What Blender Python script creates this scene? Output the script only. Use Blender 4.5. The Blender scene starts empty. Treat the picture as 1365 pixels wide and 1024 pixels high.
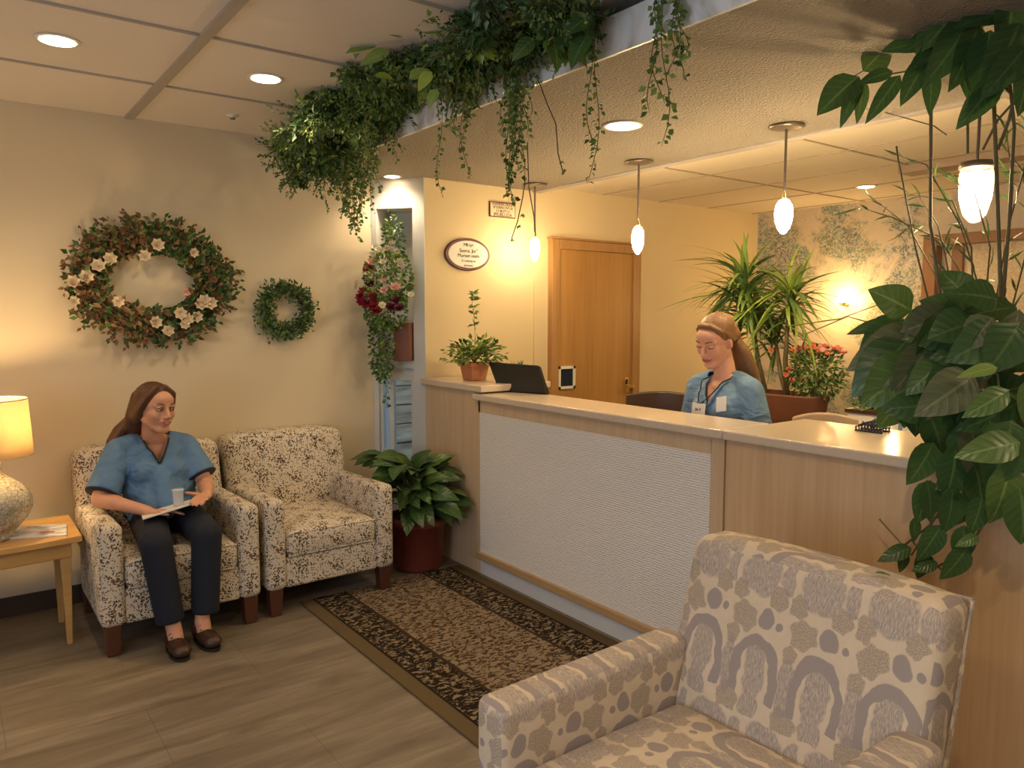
import bpy, bmesh, math, random
from mathutils import Vector, Matrix, Euler, noise
R = random.Random(11)
PI = math.pi
sc = bpy.context.scene
col = sc.collection

# ------------------------------------------------------------------ camera
F = 1012.0; CX = 682.5; CY = 512.0; CH = 1.55
YAW = math.radians(36.7); PIT = math.radians(5.2)
FW = Vector((math.sin(YAW)*math.cos(PIT), math.cos(YAW)*math.cos(PIT), -math.sin(PIT)))
RT = Vector((math.cos(YAW), -math.sin(YAW), 0)); UP = RT.cross(FW)
cam = bpy.data.cameras.new('camera'); camo = bpy.data.objects.new('camera', cam); col.objects.link(camo)
camo.location = (0, 0, CH)
camo.rotation_euler = (math.radians(90)-PIT, 0, -YAW)
cam.sensor_width = 36; cam.lens = 36*F/1365; cam.clip_start = .05
sc.camera = camo
def at(x, y, ax, v):
    r = FW + RT*((x-CX)/F) - UP*((y-CY)/F)
    o = Vector((0, 0, CH)); t = (v-o[ax])/r[ax]
    return o + r*t

# ------------------------------------------------------------------ node helpers
class NT:
    def __init__(s, name):
        s.m = bpy.data.materials.new(name); s.m.use_nodes = True
        s.t = s.m.node_tree; s.n = s.t.nodes; s.b = s.n['Principled BSDF']
    def N(s, typ, **k):
        n = s.n.new(typ)
        for a, v in k.items(): setattr(n, a, v)
        return n
    def L(s, a, b): s.t.links.new(a, b)
    def put(s, sock, v):
        if isinstance(v, (int, float)): sock.default_value = v
        elif isinstance(v, (tuple, list)): sock.default_value = tuple(v) + ((1,) if len(v) == 3 and len(sock.default_value) == 4 else ())
        else: s.L(v, sock)
    def M(s, op, a, b=0.0, c=None, clamp=False):
        n = s.N('ShaderNodeMath', operation=op, use_clamp=clamp)
        s.put(n.inputs[0], a); s.put(n.inputs[1], b)
        if c is not None: s.put(n.inputs[2], c)
        return n.outputs[0]
    def obj(s): return s.N('ShaderNodeTexCoord').outputs['Object']
    def uv(s): return s.N('ShaderNodeTexCoord').outputs['UV']
    def map(s, vec, sc=(1, 1, 1), rot=(0, 0, 0), loc=(0, 0, 0)):
        n = s.N('ShaderNodeMapping'); s.L(vec, n.inputs[0])
        n.inputs['Scale'].default_value = sc; n.inputs['Rotation'].default_value = rot; n.inputs['Location'].default_value = loc
        return n.outputs[0]
    def noise(s, vec, scale, detail=3, rough=.5, dist=0, col=False):
        n = s.N('ShaderNodeTexNoise'); s.L(vec, n.inputs['Vector'])
        n.inputs['Scale'].default_value = scale; n.inputs['Detail'].default_value = detail
        n.inputs['Roughness'].default_value = rough; n.inputs['Distortion'].default_value = dist
        return n.outputs['Color' if col else 'Fac']
    def vor(s, vec, scale, feat='F1', out='Distance', rand=1):
        n = s.N('ShaderNodeTexVoronoi', feature=feat); s.L(vec, n.inputs['Vector'])
        n.inputs['Scale'].default_value = scale; n.inputs['Randomness'].default_value = rand
        return n.outputs[out]
    def ramp(s, fac, stops, interp='LINEAR'):
        n = s.N('ShaderNodeValToRGB'); n.color_ramp.interpolation = interp
        e = n.color_ramp.elements
        while len(e) < len(stops): e.new(.5)
        for i, (p, c) in enumerate(stops):
            e[i].position = p; e[i].color = (c, c, c, 1) if isinstance(c, (int, float)) else tuple(c)+(1,)
        s.L(fac, n.inputs[0]); return n.outputs[0]
    def mix(s, f, a, b, mode='MIX'):
        n = s.N('ShaderNodeMix', data_type='RGBA', blend_type=mode)
        s.put(n.inputs[0], f); s.put(n.inputs[6], a); s.put(n.inputs[7], b)
        return n.outputs[2]
    def bump(s, h, st=.3, d=.01):
        n = s.N('ShaderNodeBump'); n.inputs['Strength'].default_value = st; n.inputs['Distance'].default_value = d
        s.L(h, n.inputs['Height']); s.L(n.outputs[0], s.b.inputs['Normal'])
    def set(s, base=None, rough=None, metal=None, spec=None, **k):
        if base is not None: s.put(s.b.inputs['Base Color'], base)
        if rough is not None: s.put(s.b.inputs['Roughness'], rough)
        if metal is not None: s.b.inputs['Metallic'].default_value = metal
        if spec is not None: s.b.inputs['Specular IOR Level'].default_value = spec
        for a, v in k.items(): s.put(s.b.inputs[a.replace('_', ' ')], v)
        return s.m
def hsv(c, f): return tuple(max(0, min(1, x*f)) for x in c)
def plain(name, c, rough=.6, metal=0, var=.12, scale=14, bump=0, **k):
    m = NT(name); o = m.obj()
    f = m.noise(o, scale, 4)
    m.set(m.mix(f, hsv(c, 1-var), hsv(c, 1+var)), rough, metal, **k)
    if bump: m.bump(m.noise(o, 150, 3), bump, .002)
    return m.m
def wood(name, c1, c2, axis='z', rough=.45, scale=1.0):
    m = NT(name); o = m.obj()
    s = {'x': (2, 40, 40), 'y': (40, 2, 40), 'z': (40, 40, 1.6)}[axis]
    v = m.map(o, tuple(a*scale for a in s))
    f = m.noise(v, 1, 5, .6, .4); g = m.noise(m.map(o, tuple(a*scale*.22 for a in s)), 1, 2, .5)
    k = m.ramp(m.M('ADD', m.M('MULTIPLY', f, .55), m.M('MULTIPLY', g, .45)), [(.3, c2), (.66, c1)])
    m.set(k, rough); m.bump(f, .06, .002); return m.m
def leafmat(name, c, rough=.35, var=.35, vein=0):
    m = NT(name); o = m.obj()
    f = m.noise(o, 9, 2); g = m.noise(o, 60, 2)
    k = m.mix(f, hsv(c, 1-var), hsv(c, 1+var))
    k = m.mix(m.M('MULTIPLY', g, .35), k, (c[0]*1.7, c[1]*1.35, c[2]*.9))
    if vein:
        a1 = m.N('ShaderNodeAttribute', attribute_name='mid').outputs['Fac']; a2 = m.N('ShaderNodeAttribute', attribute_name='along').outputs['Fac']
        fr = m.M('FRACT', m.M('ADD', m.M('MULTIPLY', a2, 7.0), m.M('MULTIPLY', a1, 1.6)))
        sv = m.M('MULTIPLY', m.M('LESS_THAN', fr, .10), m.M('GREATER_THAN', a1, .01))
        vv_ = m.M('MAXIMUM', m.M('GREATER_THAN', a1, .93), m.M('MULTIPLY', sv, .45))
        k = m.mix(m.M('MULTIPLY', vv_, vein), k, (c[0]*2.6+.03, c[1]*2.0+.03, c[2]*2+.01))
        hb = m.M('ADD', m.M('ABSOLUTE', m.M('SUBTRACT', fr, .5)), m.M('MULTIPLY', f, 1.5)); m.bump(hb, .35, .004)
    m.set(k, rough, spec=.45); m.b.inputs['Subsurface Weight'].default_value = 0
    tr = m.N('ShaderNodeBsdfTranslucent'); m.L(k, tr.inputs[0])
    mx = m.N('ShaderNodeMixShader'); mx.inputs[0].default_value = .18
    m.L(m.b.outputs[0], mx.inputs[1]); m.L(tr.outputs[0], mx.inputs[2])
    m.L(mx.outputs[0], m.n['Material Output'].inputs[0]); return m.m
def emit(name, c, st):
    m = NT(name); m.set((0, 0, 0), .5); m.b.inputs['Emission Color'].default_value = tuple(c)+(1,)
    m.b.inputs['Emission Strength'].default_value = st; return m.m

MT = {}
MT['beige'] = plain('beige wall paint', (.64, .55, .39), .75, var=.03, scale=2, bump=.12)
MT['yellow'] = plain('warm cream wall paint', (.74, .60, .36), .7, var=.03, scale=2, bump=.1)
MT['greywhite'] = plain('grey white paint', (.56, .57, .56), .55, var=.04)
MT['white'] = plain('white paint', (.78, .77, .74), .5, var=.03)
MT['oak'] = wood('honey oak door', (.50, .27, .085), (.36, .175, .045), 'z', .4, .8)
MT['oakframe'] = wood('oak frame', (.48, .27, .10), (.36, .18, .06), 'z', .4)
MT['laminate'] = wood('pale maple laminate', (.68, .51, .33), (.54, .38, .23), 'z', .42)
MT['laminate_red'] = wood('warm maple laminate', (.70, .49, .29), (.54, .35, .19), 'z', .4)
MT['counter_top'] = plain('beige stone laminate top', (.66, .54, .41), .22, var=.06, scale=60)
MT['rail'] = wood('maple rail', (.52, .34, .17), (.42, .26, .12), 'y', .4)
MT['kick'] = plain('pale grey kick plate', (.62, .64, .66), .4, var=.03)
MT['table'] = wood('golden maple table', (.62, .37, .13), (.50, .28, .09), 'x', .35)
MT['darkwood'] = plain('dark walnut', (.055, .026, .014), .4, var=.2)
MT['redwood'] = plain('red brown wood leg', (.085, .03, .015), .35, var=.2)
MT['brownbase'] = plain('dark brown vinyl baseboard', (.05, .03, .02), .5)
MT['frame_brown'] = wood('red brown window frame', (.33, .16, .07), (.24, .11, .045), 'z', .4)
MT['green'] = leafmat('ivy green', (.11, .21, .05))
MT['green_dark'] = leafmat('dark green', (.045, .105, .033), vein=.5)
MT['green_light'] = leafmat('light leaf green', (.20, .32, .075), vein=.3)
MT['green_lime'] = leafmat('lime leaf green', (.30, .42, .07))
MT['green_blue'] = leafmat('grey green', (.10, .17, .09))
MT['green_big'] = leafmat('glossy deep green', (.045, .105, .032), .32, vein=.7)
MT['green_big2'] = leafmat('glossy mid green', (.085, .16, .045), .32, vein=.7)
MT['leaf_dull'] = leafmat('dull brownish leaf', (.10, .125, .06), .42, vein=.6)
MT['leaf_brown'] = leafmat('dried russet leaf', (.14, .075, .035), .6)
MT['leaf_tan'] = leafmat('dried tan flower', (.28, .17, .09), .7)
MT['stem'] = plain('brown green stem', (.15, .12, .05), .6, var=.3)
MT['twig'] = plain('dark twig', (.10, .065, .04), .7, var=.3)
MT['petal_cream'] = plain('cream petals', (.78, .66, .47), .6, var=.1, scale=40)
MT['petal_white'] = plain('white petals', (.85, .80, .62), .55, var=.08, scale=40)
MT['petal_pink'] = plain('pale pink petals', (.80, .50, .42), .55, var=.15, scale=40)
MT['petal_red'] = plain('crimson petals', (.30, .008, .03), .5, var=.3, scale=40)
MT['petal_plum'] = plain('plum petals', (.10, .008, .035), .5, var=.3, scale=40)
MT['petal_coral'] = plain('coral petals', (.85, .26, .14), .55, var=.25, scale=60)
MT['terracotta'] = plain('terracotta', (.50, .20, .09), .65, var=.12)
MT['redpot'] = plain('dark red glazed plastic', (.20, .045, .03), .35, var=.1)
MT['brownpot'] = plain('brown clay trough', (.17, .065, .035), .5, var=.2)
MT['soil'] = plain('dark soil', (.05, .035, .022), .9, var=.4, scale=60)
MT['black'] = plain('black plastic', (.016, .017, .016), .32, var=.1)
MT['grey_metal'] = plain('bronze grey metal', (.20, .16, .13), .35, .6)
MT['brass'] = plain('brass', (.75, .55, .22), .28, .9)
MT['canwhite'] = plain('white enamel', (.8, .78, .74), .35)
MT['skin'] = plain('skin', (.60, .30, .185), .5, var=.05, scale=30)
MT['skin_pale'] = plain('pale skin', (.72, .37, .25), .5, var=.05, scale=30)
MT['lips'] = plain('lips', (.42, .12, .10), .4)
MT['eyewhite'] = plain('eye white', (.40, .34, .29), .8, var=.02, spec=.1)
MT['iris'] = plain('dark iris', (.03, .018, .01), .15)
MT['brow'] = plain('brown brow hair', (.07, .03, .015), .7)
MT['teeth'] = plain('teeth', (.72, .66, .58), .3)
MT['navy'] = plain('navy trousers', (.006, .009, .022), .85, var=.2, bump=.2)
MT['navytrim'] = plain('dark navy trim', (.012, .014, .025), .7)
MT['shoe'] = plain('brown leather', (.045, .02, .012), .4, var=.3)
MT['paper'] = plain('white paper', (.80, .77, .70), .5, var=.03)
MT['plum'] = plain('plum frame', (.12, .03, .04), .4)
MT['ink'] = plain('dark ink', (.04, .015, .02), .6)
MT['navyglass'] = plain('dark blue glass', (.01, .02, .045), .1)
MT['beltan'] = plain('tan upholstery', (.55, .40, .26), .6)
MT['bluepaint'] = plain('blue paint', (.16, .24, .36), .5, var=.3)
m = NT('blue scrub cotton'); o = m.obj(); n1 = m.noise(o, 3.2, 3, .6, 1.2)
m.set(m.mix(m.noise(o, 60, 3), (.085, .18, .33), (.11, .22, .385)), .8); m.bump(n1, .9, .05); MT['scrub'] = m.m
m = NT('pale blue scrub cotton'); o = m.obj(); n1 = m.noise(o, 4, 3, .6, 1.2)
m.set(m.mix(m.noise(o, 60, 3), (.155, .275, .42), (.19, .32, .47)), .8); m.bump(n1, .9, .05); MT['scrub2'] = m.m
def hairmat(name, c1, c2):
    m = NT(name); o = m.obj(); f = m.noise(m.map(o, (190, 190, 9)), 1, 3, .6, .8)
    m.set(m.mix(f, c1, c2), .38, spec=.5); m.bump(f, .5, .006); return m.m
MT['hair_dark'] = hairmat('auburn brown hair', (.035, .013, .006), (.15, .065, .025))
MT['hair_blond'] = hairmat('light brown hair', (.12, .055, .02), (.34, .175, .07))
m = NT('clear plastic'); m.set((.85, .9, .95), .12, Alpha=.38); MT['clear'] = m.m
m = NT('window glass'); m.set((.9, .95, .97), .02); m.b.inputs['Transmission Weight'].default_value = 1; m.b.inputs['IOR'].default_value = 1.05; MT['glass'] = m.m
m = NT('bulb cover glass'); m.set((1, .92, .80), .08, Alpha=.16); MT['warmglass'] = m.m
MT['bulb'] = emit('glowing frosted bulb', (1, .72, .38), 150)
MT['bulb_near'] = emit('glowing frosted bulb by the wall', (1, .72, .38), 70)
MT['bulb_soft'] = emit('glowing lamp bulb', (1, .70, .34), 55)
MT['can'] = emit('recessed lamp glow', (1, .72, .42), 22)
# popcorn plaster
m = NT('popcorn plaster'); o = m.obj(); f = m.vor(o, 95); g = m.noise(o, 150, 4, .7)
h = m.M('ADD', m.M('MULTIPLY', f, -1.0), g)
m.set(m.mix(g, (.68, .58, .45), (.80, .70, .56)), .85); m.bump(h, 1.0, .055); MT['popcorn'] = m.m
m = NT('ceiling tile'); o = m.obj(); f = m.noise(o, 180, 3, .7)
m.set(m.mix(m.noise(o, 1.3, 2), (.72, .66, .60), (.78, .72, .66)), .85); m.bump(f, .15, .003); MT['tile'] = m.m
m = NT('office ceiling tile'); o = m.obj(); f = m.noise(o, 180, 3, .7)
m.set(m.mix(m.noise(o, 1.3, 2), (.72, .62, .47), (.78, .68, .52)), .8); m.bump(f, .15, .003); MT['tile2'] = m.m
MT['grid'] = plain('ceiling grid', (.40, .36, .32), .6, var=.03)
# fascia: white metal with mottled stains
m = NT('brushed white metal'); o = m.obj(); f = m.noise(o, 5, 3, .6, .6)
m.set(m.ramp(f, [(.36, (.42, .38, .33)), (.46, (.70, .68, .64)), (.56, (.90, .91, .92)), (.75, (.82, .84, .86))]), .35); MT['fascia'] = m.m
# textured wallpaper panel
m = NT('woven white panel'); o = m.obj()
v = m.map(o, (1, 1, 1)); wv = m.N('ShaderNodeTexWave', wave_type='BANDS', bands_direction='Z'); m.L(v, wv.inputs[0])
wv.inputs['Scale'].default_value = 28; wv.inputs['Distortion'].default_value = 5; wv.inputs['Detail'].default_value = 2; wv.inputs['Detail Scale'].default_value = 3.2
f = m.noise(m.map(o, (30, 30, 90)), 1, 3, .6)
h = m.M('ADD', wv.outputs['Fac'], f)
m.set(m.mix(wv.outputs['Fac'], (.80, .77, .72), (.88, .86, .82)), .6); m.bump(h, .5, .006); MT['woven'] = m.m
# floor
m = NT('grey brown vinyl plank'); o = m.obj()
f = m.noise(m.map(o, (1.6, 12, 1)), 1, 5, .62, .7); g = m.noise(m.map(o, (5, 60, 1)), 1, 4, .6, .3)
k = m.ramp(m.M('ADD', m.M('MULTIPLY', f, .7), m.M('MULTIPLY', g, .3)), [(.30, (.11, .083, .057)), (.5, (.185, .148, .106)), (.68, (.27, .225, .168))])
br = m.N('ShaderNodeTexBrick', offset=.5); m.L(m.map(o, (1, 1, 1), (0, 0, 0), (.25, .3, 0)), br.inputs[0])
br.inputs['Scale'].default_value = 1; br.inputs['Brick Width'].default_value = .92; br.inputs['Row Height'].default_value = .46
br.inputs['Mortar Size'].default_value = .0016; br.inputs['Color1'].default_value = (1, 1, 1, 1); br.inputs['Color2'].default_value = (.90, .90, .90, 1); br.inputs['Mortar'].default_value = (.62, .6, .58, 1)
m.set(m.mix(1.0, k, br.outputs['Color'], 'MULTIPLY'), m.ramp(g, [(.3, .38), (.7, .55)])); m.bump(g, .12, .003); MT['floor'] = m.m
# rug
m = NT('patterned rug'); o = m.obj(); sp = m.N('ShaderNodeSeparateXYZ'); m.L(o, sp.inputs[0]); X = sp.outputs[0]
w = m.noise(o, 14, 2, .5, 0, True); vv = m.N('ShaderNodeVectorMath', operation='ADD'); m.L(m.map(o, (34, 62, 1)), vv.inputs[0]); m.L(m.map(w, (2.5, 2.5, 0)), vv.inputs[1])
a = m.noise(vv.outputs[0], 1, 2, .6, .8)
field = m.M('LESS_THAN', m.M('ABSOLUTE', m.M('SUBTRACT', X, 0.0)), .245)
th = m.M('ADD', .545, m.M('MULTIPLY', field, -.055))
cur = m.M('GREATER_THAN', a, th)
base = m.mix(field, (.020, .014, .009), (.065, .042, .024)); c = m.mix(cur, base, m.mix(field, (.24, .18, .11), (.27, .20, .13)))
ln = m.M('LESS_THAN', m.M('ABSOLUTE', m.M('SUBTRACT', m.M('ABSOLUTE', X), .25)), .009)
c = m.mix(ln, c, (.045, .03, .018))
bd = m.M('GREATER_THAN', m.M('ABSOLUTE', X), .438); c = m.mix(bd, c, (.115, .082, .042))
bl = m.M('LESS_THAN', m.M('ABSOLUTE', m.M('SUBTRACT', m.M('ABSOLUTE', X), .434)), .006); c = m.mix(bl, c, (.02, .014, .009))
m.set(c, .95, spec=.1); m.bump(m.noise(o, 300, 2), .4, .004); MT['rug'] = m.m
# speckled armchair cloth
m = NT('speckled cream cloth'); o = m.uv()
lat = m.map(o, (8.2, 8.2, 1), (0, 0, math.radians(45)))
cell = m.N('ShaderNodeTexVoronoi', feature='F1'); m.L(lat, cell.inputs['Vector']); cell.inputs['Scale'].default_value = 1; cell.inputs['Randomness'].default_value = .25
clus = m.M('SUBTRACT', .56, cell.outputs['Distance'])
d = m.vor(o, 120); rnd = m.vor(o, 120, out='Color'); rs = m.N('ShaderNodeSeparateColor'); m.L(rnd, rs.inputs[0])
th = m.M('ADD', m.M('MULTIPLY', clus, .55), m.M('MULTIPLY', m.noise(o, 34, 2, .6), .74))
spot = m.M('MULTIPLY', m.M('LESS_THAN', d, th), m.M('GREATER_THAN', rs.outputs[0], .18))
darkc = m.mix(m.M('GREATER_THAN', rs.outputs[1], .72), (.075, .065, .052), (.28, .16, .085))
c = m.mix(spot, m.mix(m.noise(o, 60, 2), (.58, .51, .41), (.66, .59, .48)), darkc)
m.set(c, .9, spec=.15); m.bump(m.noise(o, 400, 2), .35, .002); MT['speckle'] = m.m
# large motif armchair cloth
m = NT('cream cloth with grey mauve medallions'); o0 = m.uv()
w = m.noise(o0, 16, 2, .5, 0, True); vv = m.N('ShaderNodeVectorMath', operation='ADD'); m.L(o0, vv.inputs[0]); m.L(m.map(w, (.034, .034, 0), loc=(-.017, -.017, 0)), vv.inputs[1])
sp = m.N('ShaderNodeSeparateXYZ'); m.L(m.map(vv.outputs[0], (.72, .72, 1)), sp.inputs[0])
TW, TH = .128, .30
U0, V0 = sp.outputs[0], m.M('ADD', sp.outputs[1], .085)
V = m.M('WRAP', V0, 0.0, TH); row = m.M('FLOOR', m.M('DIVIDE', V0, TH))
n = m.N('ShaderNodeMath', operation='WRAP'); m.L(V0, n.inputs[0]); n.inputs[1].default_value = TH; n.inputs[2].default_value = 0; V = n.outputs[0]
n = m.N('ShaderNodeMath', operation='WRAP'); m.L(m.M('ADD', U0, m.M('MULTIPLY', row, TW*.5)), n.inputs[0]); n.inputs[1].default_value = TW; n.inputs[2].default_value = 0; U = n.outputs[0]
def ell(cx, cy, a, b, rot=0, lobes=0):
    x = m.M('SUBTRACT', U, cx); y = m.M('SUBTRACT', V, cy); cr, sr = math.cos(rot), math.sin(rot)
    xr = m.M('ADD', m.M('MULTIPLY', x, cr/a), m.M('MULTIPLY', y, sr/a)); yr = m.M('ADD', m.M('MULTIPLY', x, -sr/b), m.M('MULTIPLY', y, cr/b))
    d = m.M('MULTIPLY', m.M('SQRT', m.M('ADD', m.M('MULTIPLY', xr, xr), m.M('MULTIPLY', yr, yr))), .70)
    if lobes:
        an = m.M('ARCTAN2', yr, xr); d = m.M('SUBTRACT', d, m.M('MULTIPLY', m.M('SINE', m.M('MULTIPLY', an, float(lobes))), .09))
    return d
def soft(d, e=.07): return m.M('SUBTRACT', 1.0, m.M('SMOOTHSTEP' if False else 'DIVIDE', m.M('SUBTRACT', d, 1.0-e), 2*e, clamp=True), clamp=True)
def mx(*a):
    r = a[0]
    for q in a[1:]: r = m.M('MAXIMUM', r, q)
    return r
solid = mx(soft(ell(.044, .183, .0125, .0145)), soft(ell(.014, .176, .005, .006)))
# arch
x = m.M('SUBTRACT', U, .052); y = m.M('SUBTRACT', V, .088); yy = m.M('MAXIMUM', y, 0.0)
dd = m.M('ABSOLUTE', m.M('SUBTRACT', m.M('SQRT', m.M('ADD', m.M('MULTIPLY', x, x), m.M('MULTIPLY', yy, m.M('MULTIPLY', yy, .72)))), .042))
arch = m.M('MULTIPLY', soft(m.M('DIVIDE', dd, .0095)), m.M('GREATER_THAN', y, -.055))
hat = mx(soft(ell(.052, .085, .017, .044)), soft(ell(.112, .075, .012, .036)), soft(ell(.072, .262, .030, .029)), soft(ell(.008, .262, .014, .021)), soft(ell(.052, .018, .016, .018)))
flo = mx(soft(ell(.092, .175, .019, .019, 0, 6)), soft(ell(.113, .135, .010, .012, 0, 5)), soft(ell(.112, .222, .013, .015, 0, 6)), soft(ell(.026, .224, .014, .014, 0, 6)), soft(ell(.104, .014, .018, .022, 0, 7)))
fine = m.noise(m.map(o0, (420, 60, 1)), 1, 2, .7); spk = m.noise(o0, 420, 2, .6)
bg = m.mix(m.noise(o0, 25, 2), (.54, .45, .345), (.64, .54, .42))
c = m.mix(m.M('MULTIPLY', flo, m.M('GREATER_THAN', spk, .44)), bg, (.33, .275, .22))
c = m.mix(m.M('MULTIPLY', hat, m.ramp(fine, [(.38, .25), (.58, 1.0)])), c, (.31, .27, .26))
c = m.mix(mx(solid, arch), c, m.mix(spk, (.27, .235, .225), (.36, .31, .295)))
m.set(c, .85, spec=.2); m.bump(spk, .3, .002); MT['medallion'] = m.m
# mural
m = NT('painted mural'); o = m.obj(); f = m.noise(o, 1.5, 6, .68, .4); g = m.noise(o, 34, 3, .75, 1.5); hh = m.noise(o, 2.6, 4, .6)
mask = m.M('MULTIPLY', m.ramp(f, [(.50, 0), (.56, 1)]), m.ramp(g, [(.44, .15), (.56, 1)]))
inkc = m.ramp(hh, [(.38, (.12, .17, .17)), (.5, (.16, .27, .25)), (.62, (.20, .22, .13))])
c = m.mix(mask, m.mix(m.noise(o, 5, 3), (.60, .52, .40), (.70, .60, .46)), inkc)
m2 = m.M('MULTIPLY', m.ramp(m.noise(o, 1.1, 4, .6, .3), [(.52, 0), (.62, 1)]), m.ramp(m.noise(o, 22, 3, .7, 3), [(.46, 0), (.5, 1), (.54, 0)]))
c = m.mix(m.M('MULTIPLY', m2, .6), c, (.30, .20, .11)); m.set(c, .7); MT['mural'] = m.m
# lamp base: crackled mosaic ceramic
m = NT('crackled pale ceramic'); o = m.obj(); cr = m.vor(o, 55, 'DISTANCE_TO_EDGE'); cc = m.noise(o, 18, 4, .7)
c = m.mix(m.M('LESS_THAN', cr, .05), m.ramp(cc, [(.35, (.34, .30, .22)), (.6, (.62, .58, .48))]), (.26, .22, .15))
m.set(c, .22); m.bump(cr, .4, .004); MT['ceramic'] = m.m
m = NT('lamp shade linen'); o = m.obj(); f = m.noise(m.map(o, (200, 200, 40)), 1, 2)
k = m.mix(f, (.80, .66, .44), (.86, .73, .50)); m.set(k, .8)
tr = m.N('ShaderNodeBsdfTranslucent'); m.L(k, tr.inputs[0]); mxx = m.N('ShaderNodeMixShader'); mxx.inputs[0].default_value = .55
m.L(m.b.outputs[0], mxx.inputs[1]); m.L(tr.outputs[0], mxx.inputs[2]); m.L(mxx.outputs[0], m.n['Material Output'].inputs[0]); MT['shade'] = m.m
# outside cladding
m = NT('weathered cladding'); o = m.obj(); f = m.noise(m.map(o, (3, 3, 20)), 1, 4)
m.set(m.ramp(f, [(.3, (.16, .15, .14)), (.5, (.34, .30, .24)), (.7, (.45, .48, .45))]), .8); MT['clad'] = m.m
m = NT('frosted patterned glass'); o = m.obj(); f = m.noise(o, 40, 3, .8, 2); 
m.set(m.mix(m.M('GREATER_THAN', f, .5), (.66, .50, .28), (.80, .66, .42)), .5); MT['lace'] = m.m

# ------------------------------------------------------------------ mesh builder
class MB:
    def __init__(s): s.v = []; s.f = []; s.mi = []; s.att = {}
    def add(s, vs, fs, mi=0):
        b = len(s.v); s.v.extend([tuple(p) for p in vs]); s.f.extend([tuple(i+b for i in f) for f in fs]); s.mi.extend([mi]*len(fs)); return s
    def box(s, a, b, mi=0):
        x0, y0, z0 = a; x1, y1, z1 = b
        return s.add([(x0,y0,z0),(x1,y0,z0),(x1,y1,z0),(x0,y1,z0),(x0,y0,z1),(x1,y0,z1),(x1,y1,z1),(x0,y1,z1)],
              [(3,2,1,0),(4,5,6,7),(0,1,5,4),(1,2,6,5),(2,3,7,6),(3,0,4,7)], mi)
    def prism(s, pts, z0, z1, mi=0):
        n = len(pts)
        return s.add([(p[0],p[1],z0) for p in pts]+[(p[0],p[1],z1) for p in pts],
              [tuple(range(n-1,-1,-1)), tuple(range(n,2*n))]+[(i,(i+1)%n,n+(i+1)%n,n+i) for i in range(n)], mi)
    def tube(s, pts, rad, n=8, caps=True, mi=0, flat=1.0):
        pts = [Vector(p) for p in pts]
        if isinstance(rad, (int, float)): rad = [rad]*len(pts)
        vs = []; fs = []; ref = None
        for i, p in enumerate(pts):
            t = (pts[min(i+1, len(pts)-1)]-pts[max(i-1, 0)]).normalized()
            if ref is None: ref = t.orthogonal().normalized()
            u = (ref-t*ref.dot(t)); u = u.normalized() if u.length > 1e-6 else t.orthogonal().normalized(); ref = u; w = t.cross(u)
            for k in range(n):
                a = 2*PI*k/n; vs.append(p+u*math.cos(a)*rad[i]+w*math.sin(a)*rad[i]*flat)
        for i in range(len(pts)-1):
            for k in range(n): fs.append((i*n+k, i*n+(k+1)%n, (i+1)*n+(k+1)%n, (i+1)*n+k))
        if caps: fs.append(tuple(range(n-1,-1,-1))); fs.append(tuple((len(pts)-1)*n+k for k in range(n)))
        return s.add(vs, fs, mi)
    def lathe(s, prof, c=(0,0,0), n=28, mi=0, close=True):
        vs = []; fs = []; c = Vector(c)
        for r, z in prof:
            for k in range(n): a = 2*PI*k/n; vs.append(c+Vector((r*math.cos(a), r*math.sin(a), z)))
        for i in range(len(prof)-1):
            for k in range(n): fs.append((i*n+k, i*n+(k+1)%n, (i+1)*n+(k+1)%n, (i+1)*n+k))
        if close: fs.append(tuple(range(n-1,-1,-1))); fs.append(tuple((len(prof)-1)*n+k for k in range(n)))
        return s.add(vs, fs, mi)
    def ball(s, c, r, M=None, nu=12, nv=8, mi=0):
        r = (r, r, r) if isinstance(r, (int, float)) else r; c = Vector(c); vs = []; fs = []
        for j in range(nv+1):
            th = PI*j/nv
            for i in range(nu):
                a = 2*PI*i/nu; p = Vector((r[0]*math.sin(th)*math.cos(a), r[1]*math.sin(th)*math.sin(a), -r[2]*math.cos(th)))
                if M: p = M @ p
                vs.append(c+p)
        for j in range(nv):
            for i in range(nu): fs.append((j*nu+i, j*nu+(i+1)%nu, (j+1)*nu+(i+1)%nu, (j+1)*nu+i))
        return s.add(vs, fs, mi)
    def leaf(s, base, d, nrm, L, W, mi=0, droop=.25, fold=.18, seg=5, tip=1.0):
        d = Vector(d).normalized(); nrm = Vector(nrm); sd = d.cross(nrm)
        if sd.length < 1e-5: sd = d.orthogonal()
        sd.normalize(); nn = sd.cross(d); base = Vector(base); vs = []; fs = []
        for i in range(seg+1):
            t = i/seg; w = W*.5*(math.sin(PI*min(1, t**.72))**.85 if 0 < t < 1 else 0)
            c = base+d*L*t*(1-.12*droop*t)-nn*L*droop*t*t
            vs += [c-sd*w+nn*w*fold, c, c+sd*w+nn*w*fold]
        for i in range(seg):
            a = i*3; fs += [(a, a+1, a+4, a+3), (a+1, a+2, a+5, a+4)]
        b0 = len(s.v)
        for i in range(seg+1):
            for j, q in enumerate((.02, 1.0, .02)): s.att[b0+i*3+j] = (q, i/seg)
        return s.add(vs, fs, mi)
    def sleaf(s, base, d, nrm, L, W, mi=0):
        d = Vector(d); d.normalize(); sd = d.cross(Vector(nrm)); 
        if sd.length < 1e-5: sd = d.orthogonal()
        sd.normalize(); nn = sd.cross(d); b = Vector(base)
        return s.add([b, b+d*L*.45-sd*W*.5+nn*W*.12, b+d*L-nn*L*.1, b+d*L*.45+sd*W*.5+nn*W*.12], [(0,1,2,3)], mi)
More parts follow.
